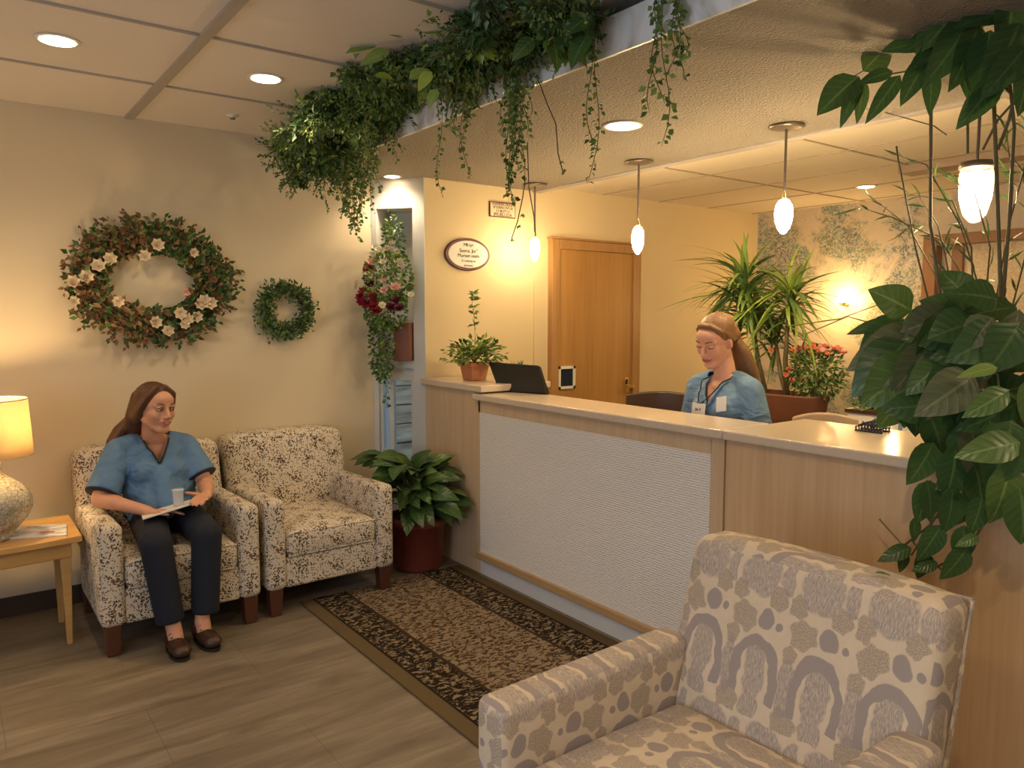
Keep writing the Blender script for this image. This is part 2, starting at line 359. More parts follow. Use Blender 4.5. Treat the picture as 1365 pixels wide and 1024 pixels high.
    def build(s, name, mats, parent=None, smooth=False, bevel=0, uv=False, seg=2, sub=0, at0=None, solid=0):
        me = bpy.data.meshes.new(name); off = Vector(at0) if at0 is not None else Vector((0, 0, 0))
        me.from_pydata([tuple(Vector(p)-off) for p in s.v], [], s.f)
        if not isinstance(mats, (list, tuple)): mats = [mats]
        for q in mats: me.materials.append(MT[q] if isinstance(q, str) else q)
        me.polygons.foreach_set('material_index', s.mi)
        if smooth: me.polygons.foreach_set('use_smooth', [True]*len(s.f))
        if s.att:
            a1 = me.attributes.new('mid', 'FLOAT', 'POINT'); a2 = me.attributes.new('along', 'FLOAT', 'POINT')
            for k_, (q1, q2) in s.att.items(): a1.data[k_].value = q1; a2.data[k_].value = q2
        me.update()
        if uv: box_uv(me)
        o = bpy.data.objects.new(name, me); col.objects.link(o)
        if parent is not None: o.parent = parent; o.location = off - Vector(parent.get('_o', (0, 0, 0)) if False else PO.get(parent.name, Vector((0, 0, 0))))
        else: o.location = off
        PO[o.name] = off
        if bevel:
            b = o.modifiers.new('bevel', 'BEVEL'); b.width = bevel; b.segments = seg; b.limit_method = 'ANGLE'; b.angle_limit = math.radians(40)
            me.polygons.foreach_set('use_smooth', [True]*len(s.f)); me.set_sharp_from_angle(angle=math.radians(55)) if hasattr(me, 'set_sharp_from_angle') else None
        if solid: q = o.modifiers.new('solid', 'SOLIDIFY'); q.thickness = solid; q.offset = 0
        if sub: q = o.modifiers.new('sub', 'SUBSURF'); q.levels = sub; q.render_levels = sub
        return o
PO = {}     # world origin of every object built, for parenting
def box_uv(me):
    l = me.uv_layers.new(name='UVMap')
    for p in me.polygons:
        n = p.normal; ax = max(range(3), key=lambda i: abs(n[i]))
        for li in p.loop_indices:
            c = me.vertices[me.loops[li].vertex_index].co
            l.data[li].uv = (c[1], c[2]) if ax == 0 else ((c[0], c[2]) if ax == 1 else (c[0], c[1]))
def thing(name, label, cat, loc=(0, 0, 0), group=None):
    o = bpy.data.objects.new(name, None); col.objects.link(o); o.location = loc; o.empty_display_size = .05
    o['label'] = label; o['category'] = cat
    if group: o['group'] = group
    PO[o.name] = Vector(loc); return o
def tag(o, label, cat, group=None):
    o['label'] = label; o['category'] = cat
    if group: o['group'] = group
    return o
def struct(o, label=None, cat=None):
    o['kind'] = 'structure'
    if label: o['label'] = label
    if cat: o['category'] = cat
    return o
def box(name, a, b, mat, parent=None, bevel=0, uv=False, **k):
    mb = MB().box(a, b); c = ((a[0]+b[0])/2, (a[1]+b[1])/2, (a[2]+b[2])/2)
    return mb.build(name, mat, parent, bevel=bevel, uv=uv, at0=c, **k)
def dup(root, loc, label, rz=0):
    r = root.copy(); col.objects.link(r); r.location = loc; r.rotation_euler = (0, 0, rz); r['label'] = label
    for ch in list(root.children):
        c = ch.copy(); col.objects.link(c); c.parent = r
        for g in list(ch.children): d = g.copy(); col.objects.link(d); d.parent = c
    return r
def blob(name, mb, voxel, mat, parent=None, it=4, cut=None, thick=0, fac=.5):
    me = bpy.data.meshes.new('t'); me.from_pydata(mb.v, [], mb.f); me.update()
    t = bpy.data.objects.new('t', me); col.objects.link(t)
    r = t.modifiers.new('r', 'REMESH'); r.mode = 'VOXEL'; r.voxel_size = voxel
    if it: q = t.modifiers.new('s', 'SMOOTH'); q.factor = fac; q.iterations = it
    dg = bpy.context.evaluated_depsgraph_get(); dg.update()
    nm = bpy.data.meshes.new_from_object(t.evaluated_get(dg)); bpy.data.objects.remove(t); bpy.data.meshes.remove(me)
    nm.name = name; nm.materials.clear(); nm.materials.append(MT[mat])
    if cut:
        bm = bmesh.new(); bm.from_mesh(nm); bmesh.ops.delete(bm, geom=[v for v in bm.verts if cut(v.co)], context='VERTS'); bm.to_mesh(nm); bm.free()
    nm.polygons.foreach_set('use_smooth', [True]*len(nm.polygons))
    o = bpy.data.objects.new(name, nm); col.objects.link(o)
    if thick: q = o.modifiers.new('solid', 'SOLIDIFY'); q.thickness = thick; q.offset = -1
    if parent is not None: o.parent = parent; o.location = -PO[parent.name]
    PO[o.name] = Vector((0, 0, 0)); return o
def caps(mb, p0, r0, p1, r1, n=14):      # tapered capsule
    p0, p1 = Vector(p0), Vector(p1); d = (p1-p0).normalized(); pts = []; rs = []
    for a in (80, 60, 35, 0): pts.append(p0-d*r0*math.sin(math.radians(a))); rs.append(r0*math.cos(math.radians(a)))
    for a in (0, 35, 60, 80): pts.append(p1+d*r1*math.sin(math.radians(a))); rs.append(r1*math.cos(math.radians(a)))
    mb.tube(pts, rs, n); return mb
def chain(mb, pts, rs, n=14):
    for i in range(len(pts)-1): caps(mb, pts[i], rs[i], pts[i+1], rs[i+1], n)
def rv(s=1): return Vector((R.uniform(-s, s), R.uniform(-s, s), R.uniform(-s, s)))
def lamp_spot(name, loc, power, colr=(1, .74, .46), size=150, rad=.05, blend=.8, rot=(0, 0, 0)):
    l = bpy.data.lights.new(name, 'SPOT'); l.energy = power; l.color = colr; l.spot_size = math.radians(size); l.spot_blend = blend; l.shadow_soft_size = rad
    o = bpy.data.objects.new(name, l); col.objects.link(o); o.location = loc; o.rotation_euler = rot; return o
def lamp_point(name, loc, power, colr=(1, .72, .42), rad=.03):
    l = bpy.data.lights.new(name, 'POINT'); l.energy = power; l.color = colr; l.shadow_soft_size = rad
    o = bpy.data.objects.new(name, l); col.objects.link(o); o.location = loc; return o

# ------------------------------------------------------------------ setting
YW = 4.60; ZC = 2.61; ZS = 2.43; ZO = 2.47; YO = 4.33; XM = 6.05; XC = 2.51
XL, YF = -2.6, -3.2
struct(box('floor', (XL-.1, YF-.1, -.1), (XM+.1, YW+.1, 0), 'floor'))
struct(box('wall_back', (XL-.1, YW, 0), (2.28, YW+.12, 3.0), 'beige'))
struct(MB().box((XL-.12, YF, 0), (XL, -2.0, 3.0)).box((XL-.12, 2.6, 0), (XL, YW, 3.0)).box((XL-.12, -2.0, 0), (XL, 2.6, .8)).box((XL-.12, -2.0, 2.3), (XL, 2.6, 3.0)).build('wall_left', 'beige', at0=(XL, 0, 0)))
w3 = MB()
for y in (-2.0, -.5, 1.05, 2.55): w3.box((XL-.10, y, .8), (XL-.04, y+.05, 2.3))
w3.box((XL-.10, -2, .8), (XL-.04, 2.6, .85)).box((XL-.10, -2, 2.25), (XL-.04, 2.6, 2.3)); struct(w3.build('window_3', 'white'))
al = bpy.data.lights.new('daylight', 'AREA'); al.shape = 'RECTANGLE'; al.size = 4.6; al.size_y = 1.5; al.energy = 66; al.color = (.80, .88, 1)
ao = bpy.data.objects.new('daylight', al); col.objects.link(ao); ao.location = (XL-.2, .3, 1.55); ao.rotation_euler = (0, -PI/2, 0)
struct(box('wall_front', (XL, YF-.12, 0), (XM+.12, YF, 3.0), 'beige'))
struct(box('wall_office_back', (XC, YO, 0), (XM, YO+.12, 2.9), 'yellow'))
mb = MB().box((XM, YF, 0), (XM+.12, .9, 2.9)).box((XM, 2.80, 0), (XM+.12, YO+.12, 2.9)).box((XM, .9, 0), (XM+.12, 2.8, .95)).box((XM, .9, 2.10), (XM+.12, 2.8, 2.9))
struct(mb.build('wall_mural', 'mural', at0=(XM, 2, 1)))
struct(box('baseboard_back', (XL, YW-.015, 0), (2.24, YW, .10), 'brownbase'))
struct(box('ceiling', (XL-.1, YF-.1, ZC), (2.6, YW, ZC+.1), 'tile'))
g = MB()
for x in (-1.55, -.35, .855): g.box((x-.022, YF, ZC-.012), (x+.022, YW, ZC+.002))
for i in range(10):
    y = 3.87-.77*i; g.box((XL, y-.007, ZC-.008), (1.88, y+.007, ZC+.002))
struct(g.build('trim_1', 'grid'))
# popcorn soffit above the counter
struct(MB().prism([(1.87, YF), (3.42, YF), (3.42, YO-.0), (2.51, YO), (2.28, YW), (1.87, YW)], ZS, ZS+.09).build('ceiling_soffit', 'popcorn', at0=(2.6, 2, ZS)))
struct(box('ceiling_office', (3.36, YF, ZO), (XM, YO, ZO+.1), 'tile2'))
struct(box('trim_2', (3.41, YF, ZS-.012), (3.47, YO, ZS+.045), 'grid', bevel=.003))
g = MB()
for y in (3.32, 2.36, 1.4, .44): g.box((3.46, y-.006, ZO-.006), (XM, y+.006, ZO+.002))
for x in (4.1, 4.72, 5.34, 5.96): g.box((x-.005, YF, ZO-.005), (x+.005, YO, ZO+.002))
struct(g.build('trim_3', plain('warm ceiling grid', (.42, .33, .22), .6)))
struct(box('trim_4', (4.78, .2, ZO-.05), (4.95, 2.42, ZO), plain('brown ceiling beam', (.36, .26, .17), .5), bevel=.004))
struct(box('trim_5', (3.42, YO-.008, 0), (3.444, YO+.002, ZS), 'yellow'))

# diagonal niche wall with window
A = Vector((2.28, YW, 0)); B = Vector((2.51, YO, 0)); U_ = (B-A).normalized(); NN = Vector((U_.y, -U_.x, 0))   # NN towards camera side
if NN.dot(Vector((-1, -1, 0))) < 0: NN = -NN
WD = (B-A).length
def dbox(mb, u0, u1, d0, d1, z0, z1, mi=0):    # d: depth behind the face
    q = [A+U_*u0-NN*d0, A+U_*u1-NN*d0, A+U_*u1-NN*d1, A+U_*u0-NN*d1]
    mb.prism([(p.x, p.y) for p in q], z0, z1, mi)
w = MB()
dbox(w, -.0, .035, -.005, .30, 0, 2.5); dbox(w, .285, WD+.01, -.005, .30, 0, 2.5)
dbox(w, .035, .285, -.003, .30, 2.24, 2.5)                                     # head
dbox(w, .035, .285, .24, .30, 1.25, 2.24); dbox(w, .035, .285, -.003, .30, 1.20, 1.25)   # niche back and sill
dbox(w, .035, .285, -.003, .30, 0, .42)
struct(w.build('wall_niche', 'greywhite'))
w = MB(); dbox(w, .10, .13, .02, .06, .42, 1.20); dbox(w, .255, .285, .02, .06, .42, 1.20); dbox(w, .13, .255, .02, .06, 1.12, 1.20); dbox(w, .13, .255, .02, .06, .42, .46)
dbox(w, .035, .055, .02, .06, .42, 1.20)
wf = struct(w.build('window_1', 'greywhite'))
w = MB(); dbox(w, .055, .10, .035, .040, .42, 1.20); dbox(w, .13, .255, .035, .040, .46, 1.12); w.build('pane', 'glass', wf)
# outside seen through the narrow window
o = MB()
for i in range(9): o.box((2.5, 5.6+i*.012, i*.16), (4.6, 5.75, .15+i*.16))
o.box((2.52, 5.7, 0), (4.58, 6.6, 1.42))
tag(o.build('garden_shed', 'clad'), 'grey weathered boarded shed seen through the narrow window', 'shed')
struct(box('ground', (2.2, 4.72, -.1), (7, 9, 0), plain('outdoor paving', (.35, .36, .35), .8)))

# door_1
dr = struct(box('door_1', (3.63, YO-.035, 0), (4.40, YO+.02, 2.03), 'oak', bevel=.004))
fr = MB().box((3.555, YO-.05, 0), (3.63, YO+.03, 2.10)).box((4.40, YO-.05, 0), (4.475, YO+.03, 2.10)).box((3.631, YO-.05, 2.03), (4.399, YO+.03, 2.099)).box((3.54, YO-.056, 2.10), (4.49, YO, 2.115))
fr.build('door_frame', 'oakframe', dr, bevel=.004)
vp = MB().box((3.62-.0, YO-.052, 1.00), (3.785, YO-.03, 1.02)).box((3.62, YO-.052, 1.15), (3.785, YO-.03, 1.17)).box((3.62, YO-.052, 1.0), (3.64, YO-.03, 1.17)).box((3.765, YO-.052, 1.0), (3.785, YO-.03, 1.17))
vf = vp.build('vision_frame', 'paper', dr); box('vision_pane', (3.64, YO-.042, 1.02), (3.765, YO-.034, 1.15), 'navyglass', dr)
k = MB(); k.tube([(4.345, YO-.036, .985), (4.345, YO-.08, .985)], .012); k.box((4.30, YO-.095, .975), (4.375, YO-.078, .998)); k.box((4.325, YO-.042, .93), (4.365, YO-.034, 1.05))
k.build('door_handle', 'brass', dr, bevel=.002)
MB().tube([(4.33, YO-.05, 1.04), (4.325, YO-.05, 1.0)], .008).build('lock', 'black', dr)

# window_2 : brown framed opening in the mural wall, lit lace-like glass
fx = XM-.05
w = MB().box((fx, 2.72, .92), (XM+.11, 2.82, 2.15)).box((fx, .94, 2.07), (XM+.11, 2.719, 2.149)).box((fx, .86, .92), (XM+.11, .94, 2.15)).box((fx, .94, .92), (XM+.11, 2.719, 1.0)).box((XM+.02, 2.56, .95), (XM+.07, 2.64, 2.07))
wf2 = struct(w.build('window_2', 'frame_brown', bevel=.004))
box('pane', (XM+.05, .94, 1.0), (XM+.06, 2.72, 2.07), 'lace', wf2)
lamp_point('vestibule_lamp', (XM+.5, 1.8, 2.0), 10)

# ------------------------------------------------------------------ reception counter
rc = thing('reception_counter', 'long maple reception counter with a white textured front panel', 'reception counter', (XC, 2.5, 0))
def cb(name, a, b, mat, **k): return box(name, a, b, mat, rc, **k)
cb('carcass', (XC+.02, .30, 0), (XC+.12, 4.32, 1.04), 'laminate')
cb('end_panel', (XC-.0, 3.70, 0), (XC+.02, 4.32, 1.10), 'laminate')
f_ = MB().box((XC, 1.99, .976), (XC+.02, 3.70, 1.05)).box((XC, 1.925, 0), (XC+.02, 1.992, 1.05)).box((XC, 3.684, 0), (XC+.02, 3.70, 1.05))
f_.build('face_frame', 'laminate', rc, at0=(XC, 2.5, .5))
cb('textured_panel', (XC-.002, 1.992, .13), (XC+.02, 3.684, .976), 'woven')
cb('bottom_rail', (XC-.022, 1.95, .095), (XC+.02, 3.71, .135), 'rail', bevel=.004)
cb('kick_plate', (XC, 1.95, 0), (XC+.02, 3.684, .095), 'kick')
cb('side_panel', (XC-.001, .30, 0), (XC+.02, 1.915, 1.05), 'laminate_red')
cb('worktop', (XC-.035, 1.915, 1.05), (2.80, 3.72, 1.09), 'counter_top', bevel=.008, seg=3)
cb('worktop', (XC-.035, .26, 1.05), (3.05, 1.912, 1.09), 'counter_top', bevel=.008, seg=3)
cb('raised_ledge', (XC-.035, 3.62, 1.10), (3.00, 4.325, 1.14), 'counter_top', bevel=.006, seg=3)
cb('desk_surface', (XC+.12, .30, .73), (2.86, 4.3, .76), 'laminate')
cb('ledge_support', (XC+.02, 3.72, 1.04), (2.76, 4.32, 1.10), 'laminate')

# ------------------------------------------------------------------ rug
ry0, ry1 = 1.45, 3.87
rug = MB(); rug.box((1.455, ry0, 0.001), (2.475, ry1, .009)); tag(rug.build('rug', 'rug', at0=(1.965, (ry0+ry1)/2, 0), bevel=.002), 'long dark brown patterned runner rug in front of the counter', 'rug')

# ------------------------------------------------------------------ armchairs
def rbox(mb_name, a, b, mat, parent, bev=.03, puff=0, seg=4, taper=None):
    bm = bmesh.new(); bmesh.ops.create_cube(bm, size=1)
    c = Vector(((a[0]+b[0])/2, (a[1]+b[1])/2, (a[2]+b[2])/2)); s = Vector((b[0]-a[0], b[1]-a[1], b[2]-a[2]))
    for v in bm.verts: v.co = Vector((v.co.x*s.x, v.co.y*s.y, v.co.z*s.z))
    bmesh.ops.bevel(bm, geom=bm.edges[:], offset=bev, segments=seg, profile=.5, affect='EDGES')
    bmesh.ops.subdivide_edges(bm, edges=[e for e in bm.edges if e.calc_length() > .12], cuts=7, use_grid_fill=True)
    for v in bm.verts:
        p = v.co
        if puff:
            fx = 1-(2*p.x/s.x)**2; fy = 1-(2*p.y/s.y)**2; fz = 1-(2*p.z/s.z)**2
            d = min(range(3), key=lambda i: s[i]); f = [fy*fz, fx*fz, fx*fy][d]
            p[d] += (1 if p[d] > 0 else -1)*puff*max(0, f)**.7
        if taper: taper(p, s)
    for f in bm.faces: f.smooth = True
    me = bpy.data.meshes.new(mb_name); bm.normal_update(); bm.to_mesh(me); bm.free(); me.materials.append(MT[mat]); box_uv(me)
    o = bpy.data.objects.new(mb_name, me); col.objects.link(o); o.parent = parent; o.location = c-PO[parent.name]; PO[o.name] = c
    return o
# speckled chair, local axes: x across, front at -y, built at origin then copied
def speckled():
    t = thing('armchair', 'speckled cream armchair on which the smiling woman sits', 'armchair', (0, 0, 0), 'speckled armchairs along the back wall')
    W = .36
    def backshape(p, s):
        k = (p.z/s.z+.5); p.y += .10*k                     # recline
        p.z -= .035*max(0, abs(p.x)/(s.x/2)-.55)**2*4 if p.z > 0 else 0
    rbox('backrest', (-W, .20, .34), (W, .40, .865), 'speckle', t, .045, .02, taper=backshape)
    def armshape(p, s):
        if p.z > 0: p.z += -.02*(p.y/s.y) 
    for sx in (-1, 1):
        x0, x1 = (sx*W, sx*(W-.105)) if sx < 0 else (W-.105, W)
        rbox('armrest', (x0, -.36, .14), (x1, .27, .60), 'speckle', t, .028, .0, taper=armshape)
    rbox('seat_rail', (-W+.1, -.345, .14), (W-.1, .30, .30), 'speckle', t, .015)
    cu = rbox('seat_cushion', (-W+.107, -.36, .30), (W-.107, .27, .435), 'speckle', t, .035, .018)
    pm = MB(); x = W-.115
    for z in (.425, .31): pm.tube([(-x, -.352, z), (x, -.352, z)], .0045, 6)
    pm.build('piping', 'speckle', cu, uv=True)
    MB().box((-W+.02, .30, .14), (W-.02, .40, .40)).build('back_panel', 'speckle', t, uv=True)
    for sx in (-1, 1):
        for y, l in ((-.31, 1), (.34, 0)):
            MB().add([(sx*(W-.05)+a*(.028 if q else .036), y+b*(.028 if q else .036), z) for q, z in ((1, 0), (0, .145)) for a, b in ((-1,-1),(1,-1),(1,1),(-1,1))],
                [(3,2,1,0),(4,5,6,7),(0,1,5,4),(1,2,6,5),(2,3,7,6),(3,0,4,7)]).build('leg', 'redwood', t, bevel=.005)
    return t
ch = speckled(); ch.location = (.85, 4.09, 0)
dup(ch, (1.603, 4.10, 0), 'empty speckled cream armchair beside the potted plant')

# foreground chair, in world coordinates, front towards -x
t = thing('armchair', 'large cream armchair with grey mauve medallion pattern in the foreground', 'armchair', (1.5, 1.11, 0))
def bs(p, s):
    k = p.z/s.z+.5; p.x += .16*k
    if p.z > 0: p.z -= .018*(abs(p.y)/(s.y/2))**3; p.z -= .10*max(0, p.x-.16)
rbox('backrest', (1.62, .745, .30), (1.775, 1.475, .905), 'medallion', t, .04, .012, taper=bs)
def arm2(p, s):
    if p.z > 0: p.z += .012*(p.x/s.x)
rbox('armrest', (1.02, 1.415, .12), (1.72, 1.53, .605), 'medallion', t, .03, .004, taper=arm2)
rbox('armrest', (1.02, .70, .12), (1.72, .815, .605), 'medallion', t, .03, .004, taper=arm2)
rbox('seat_rail', (1.03, .80, .12), (1.80, 1.42, .29), 'medallion', t, .015)
cu = rbox('seat_cushion', (1.00, .82, .29), (1.66, 1.412, .44), 'medallion', t, .04, .022)
pp = MB(); pp.tube([(1.79, .752, .33), (1.93, .752, .872)], .006, 6); pp.tube([(1.93, .752, .872), (1.925, 1.468, .872)], .006, 6)
pp.build('piping', 'medallion', t, uv=True)
for x in (1.07, 1.72):
    for y in (.75, 1.47): MB().lathe([(.02, 0), (.03, .13)], (x, y, 0), 14).build('leg', 'darkwood', t)
lf = MB(); lf.leaf((1.815, .93, .915), (.3, -.6, .02), (0, 0, 1), .035, .018, droop=.1); tag(lf.build('fallen_leaf', 'green_dark', solid=.001), 'small fallen dark leaf lying on the foreground armchair back', 'leaf')

# ------------------------------------------------------------------ side table, lamp, magazine
t = thing('side_table', 'golden maple side table with tapered legs holding the lamp', 'side table', (.1, 4.15, 0))
tp = [(-.42, 3.99)]+[(-.42+.88*i/10, 3.99-.045*math.sin(PI*i/10)-.03*i/10) for i in range(1, 11)]+[(.46, 4.42), (-.42, 4.42)]
MB().prism(tp, .50, .53).build('tabletop', 'table', t, bevel=.004)
ap = [(-.38, 4.03)]+[(-.38+.80*i/10, 4.03-.045*math.sin(PI*i/10)-.03*i/10) for i in range(1, 11)]+[(.42, 4.38), (-.38, 4.38)]
MB().prism(ap, .425, .50).build('apron', 'table', t, bevel=.004)
for x, y in ((.395, 4.03), (.395, 4.35), (-.35, 4.06), (-.35, 4.35)):
    MB().add([(x+a*q, y+b*q, z) for q, z in ((.012, 0), (.022, .44)) for a, b in ((-1,-1),(1,-1),(1,1),(-1,1))], [(3,2,1,0),(4,5,6,7),(0,1,5,4),(1,2,6,5),(2,3,7,6),(3,0,4,7)]).build('leg', 'table', t, bevel=.003)
mg = MB().add([(.17,4.09,.531),(.40,3.985,.531),(.425,4.20,.531),(.20,4.30,.531),(.17,4.09,.537),(.40,3.985,.537),(.425,4.20,.537),(.20,4.30,.537)], [(3,2,1,0),(4,5,6,7),(0,1,5,4),(1,2,6,5),(2,3,7,6),(3,0,4,7)])
mo = NT('magazine cover'); oo = mo.obj(); gz = mo.noise(mo.map(oo, (7, 22, 1)), 1, 3)
mo.set(mo.ramp(gz, [(.42, (.78, .74, .66)), (.5, (.55, .55, .58)), (.56, (.30, .33, .42)), (.6, (.75, .72, .66))]), .4); MT['mag'] = mo.m
mg = tag(mg.build('magazine', 'mag', at0=(.3, 4.15, .53)), 'white magazine with a blue cover picture lying beside the lamp', 'magazine')
MB().add([(.30,4.09,.5375),(.36,4.06,.5375),(.365,4.085,.5375),(.31,4.11,.5375)], [(0,1,2,3)]).build('cover_mark', plain('red print', (.6, .14, .09), .5), mg)
LX, LY = .138, 4.12
t = thing('table_lamp', 'table lamp with crackled pale ceramic base and cream drum shade', 'table lamp', (LX, LY, .53))
prof = [(.045,0),(.06,.004),(.062,.016),(.055,.022),(.085,.045),(.125,.09),(.148,.14),(.150,.175),(.135,.215),(.10,.255),(.06,.285),(.038,.305),(.034,.33),(.036,.355),(.03,.36)]
MB().lathe(prof, (LX, LY, .53), 40).build('base', 'ceramic', t, True)
MB().lathe([(.012,0),(.012,.10)], (LX, LY, .885), 12).build('stem', 'brass', t)
sh = MB().lathe([(.163,0),(.150,.255)], (LX, LY, .915), 48, close=False).build('lamp_shade', 'shade', t, True, solid=.003)
for z, r in ((.915, .1635), (1.17, .1505)):
    tr_ = MB(); tr_.tube([(LX+r*math.cos(a*PI/24), LY+r*math.sin(a*PI/24), z) for a in range(49)], .0028, 6, False); tr_.build('rim', 'beltan', sh)
MB().ball((LX, LY, 1.03), (.028, .028, .04)).build('bulb', 'bulb_soft', t, True)
lamp_point('table_lamp_light', (LX, LY, 1.10), 13, (1, .66, .30), .03)

# ------------------------------------------------------------------ ceiling lights
def can_light(x, y, z, label, r=.062, power=20, soff=False, group='round recessed ceiling downlights'):
    t = thing('downlight', label, 'ceiling light', (x, y, z), group)
    MB().lathe([(r+.018, -.002), (r+.018, -.006), (r, -.007), (r, -.001)], (x, y, z), 32).build('trim_ring', 'canwhite', t, True)
    MB().lathe([(r, -.0075), (r*.7, -.010), (.001, -.011)], (x, y, z), 32, close=False).build('lens', 'can', t, True)
    if power: lamp_spot('downlight_lamp', (x, y, z-.05), power)
    return t
can_light(.41, 3.49, ZC, 'round ceiling downlight nearest the left edge', power=15)
can_light(1.215, 3.48, ZC, 'round ceiling downlight between the tile beam and trailing plants', power=13)
can_light(2.33, 4.40, ZS, 'small ceiling downlight above the flower niche', .045, power=12)
can_light(2.58, 2.60, ZS, 'ceiling downlight in the popcorn soffit behind a trailing vine', .075, power=20)
can_light(5.35, 2.93, ZO, 'small ceiling downlight in the office tile ceiling', .055, power=16)
for x, y, p in ((-.6, 1.0, 34), (.6, .2, 42), (-.8, 3.3, 10), (2.2, -.6, 30), (4.4, .2, 30), (-.5, -1.6, 22)):  # unseen downlights, added to raise the overall light in the room
    can_light(x, y, ZC if x < 1.8 else (ZS if x < 3.4 else ZO), 'unseen round ceiling downlight added as fill light', power=p, group='fill lights added out of view')
t = thing('sprinkler_head', 'small ceiling sprinkler head above the wreaths', 'sprinkler', (1.29, 4.22, ZC))
MB().lathe([(.032, 0), (.032, -.005), (.012, -.008), (.010, -.018)], (1.29, 4.22, ZC), 20).build('escutcheon', 'canwhite', t, True)
MB().lathe([(.014, -.018), (.014, -.022)], (1.29, 4.22, ZC), 12).build('deflector', 'grey_metal', t)

def bulbprof(r, h):
    return [(r*.18, 0), (r*.55, -.06*h), (r*.88, -.2*h), (r, -.42*h), (r*.92, -.62*h), (r*.66, -.83*h), (r*.3, -.97*h), (.001, -h)]
def pendant(x, y, ztop, zb, r, label, lit=True, cover=False, power=9):
    t = thing('pendant_lamp', label, 'pendant lamp', (x, y, ztop), 'pendant lamps hanging above the reception counter')
    MB().lathe([(.080, -.001), (.082, -.008), (.06, -.013), (.012, -.017)], (x, y, ztop), 36).build('canopy', 'grey_metal', t, True)
    h = ztop-zb
    MB().tube([(x, y, ztop-.01), (x, y, zb+.035)], .006, 8).build('rod', 'grey_metal', t)
    w = MB()
    for a in (0, PI): w.tube([(x, y, zb+.05), (x+.012*math.cos(a), y+.012*math.sin(a), zb+.02), (x+.015*math.cos(a), y+.015*math.sin(a), zb-.01)], .002, 5)
    w.build('hook', 'brass', t)
    hb = .165 if not cover else .15
    MB().lathe(bulbprof(r, hb), (x, y, zb), 28).build('bulb', 'bulb' if y < 4 else 'bulb_near', t, True)
    if cover:
        MB().lathe([(.052, 0), (.056, -.03), (.054, -.10), (.04, -.16), (.018, -.19), (.001, -.195)], (x, y, zb+.005), 28, close=False).build('glass_cover', 'warmglass', t, True)
        MB().lathe([(.03, .02), (.055, .018), (.060, .004), (.058, -.004), (.02, -.004)], (x, y, zb+.012), 28).build('collar', 'grey_metal', t, True)
    return t
pendant(3.25, 4.10, ZS, 2.075, .034, 'pendant lamp nearest the oak door frame and oval plaque')
pendant(3.25, 3.14, ZS, 2.065, .036, 'pendant lamp hanging in front of the oak door')
pendant(3.20, 2.15, ZS, 2.095, .042, 'pendant lamp hanging above the tall dracaena plants')
pendant(3.05, 1.255, ZS, 2.075, .043, 'pendant lamp with glass cover hanging among the tall stems', cover=True)

# wall sconce on the mural wall
t = thing('wall_sconce', 'small glowing wall lamp on the painted mural wall', 'wall lamp', (XM, 3.43, 1.69))
MB().tube([(XM, 3.43, 1.63), (XM-.07, 3.43, 1.63)], .012).build('bracket', 'brass', t)
MB().ball((XM-.08, 3.43, 1.69), .04).build('bulb', 'bulb_soft', t, True)
MB().lathe([(.02, 0), (.035, .03)], (XM-.08, 3.43, 1.625), 16).build('holder', 'brass', t)
lamp_point('wall_sconce_light', (XM-.22, 3.45, 1.64), 9, (1, .62, .22), .04)
t = thing('desk_lamp', 'small white shaded lamp glowing behind the big leaves', 'desk lamp', (3.62, 1.80, .76))

MB().lathe([(.06, .0), (.06, .015), (.012, .03), (.01, .33)], (3.62, 1.80, .86), 20).build('base', 'canwhite', t, True)
MB().lathe([(.09, 0), (.035, .13)], (3.62, 1.80, 1.12), 28, close=False).build('lamp_shade', 'shade', t, True, solid=.002)
MB().ball((3.62, 1.80, 1.275), (.022, .022, .03)).build('bulb', 'bulb_soft', t, True)

# ------------------------------------------------------------------ planter trough and trailing plants
FX = 1.87
pl = thing('planter_trough', 'long brushed white metal planter trough along the soffit edge', 'planter', (FX, 2.4, ZS))
fm = MB(); N_ = 24
fm.box((FX-.012, -.2, ZS-.005), (FX, 4.30, ZS+.125))
arc = [(FX-.012, 4.30), (FX-.015, 4.40), (FX-.06, 4.50), (FX-.12, 4.59), (FX-.05, 4.59), (FX, 4.50), (FX, 4.30)]
fm.prism(arc, ZS-.005, ZS+.125)
fm.build('fascia', 'fascia', pl, at0=(FX, 2.4, ZS))
box('trough_floor', (FX, -.2, ZS+.093), (2.25, 4.5, ZS+.105), 'soil', pl)
def strand(mb, pts, lw=.028, gap=.016, mi=(0,), stem=1, spread=.022, rad=.0016):
    pts = [Vector(p) for p in pts]; mb.tube(pts, [rad]*(len(pts)-1)+[rad*.4], 5, mi=stem)
    for i in range(len(pts)-1):
        a, b = pts[i], pts[i+1]; n = max(1, int((b-a).length/gap))
        for k in range(n):
            p = a.lerp(b, k/n)+rv(.003); an = R.uniform(0, 2*PI); d = Vector((math.cos(an), math.sin(an), -R.uniform(.1, 1.1)))
            L = lw*R.uniform(.6, 1.25); mb.sleaf(p+d*.004, d, Vector((-.4, -.6, .5))+rv(.8), L, L*.75, R.choice(mi))
def wig(a, b, n=7, s=.02):
    a, b = Vector(a), Vector(b); ph = R.uniform(0, 6); out = []
    for i in range(n+1):
        t = i/n; out.append(a.lerp(b, t)+Vector((math.sin(ph+t*5)*s*t, math.cos(ph*1.3+t*6)*s*t, 0)))
    return out
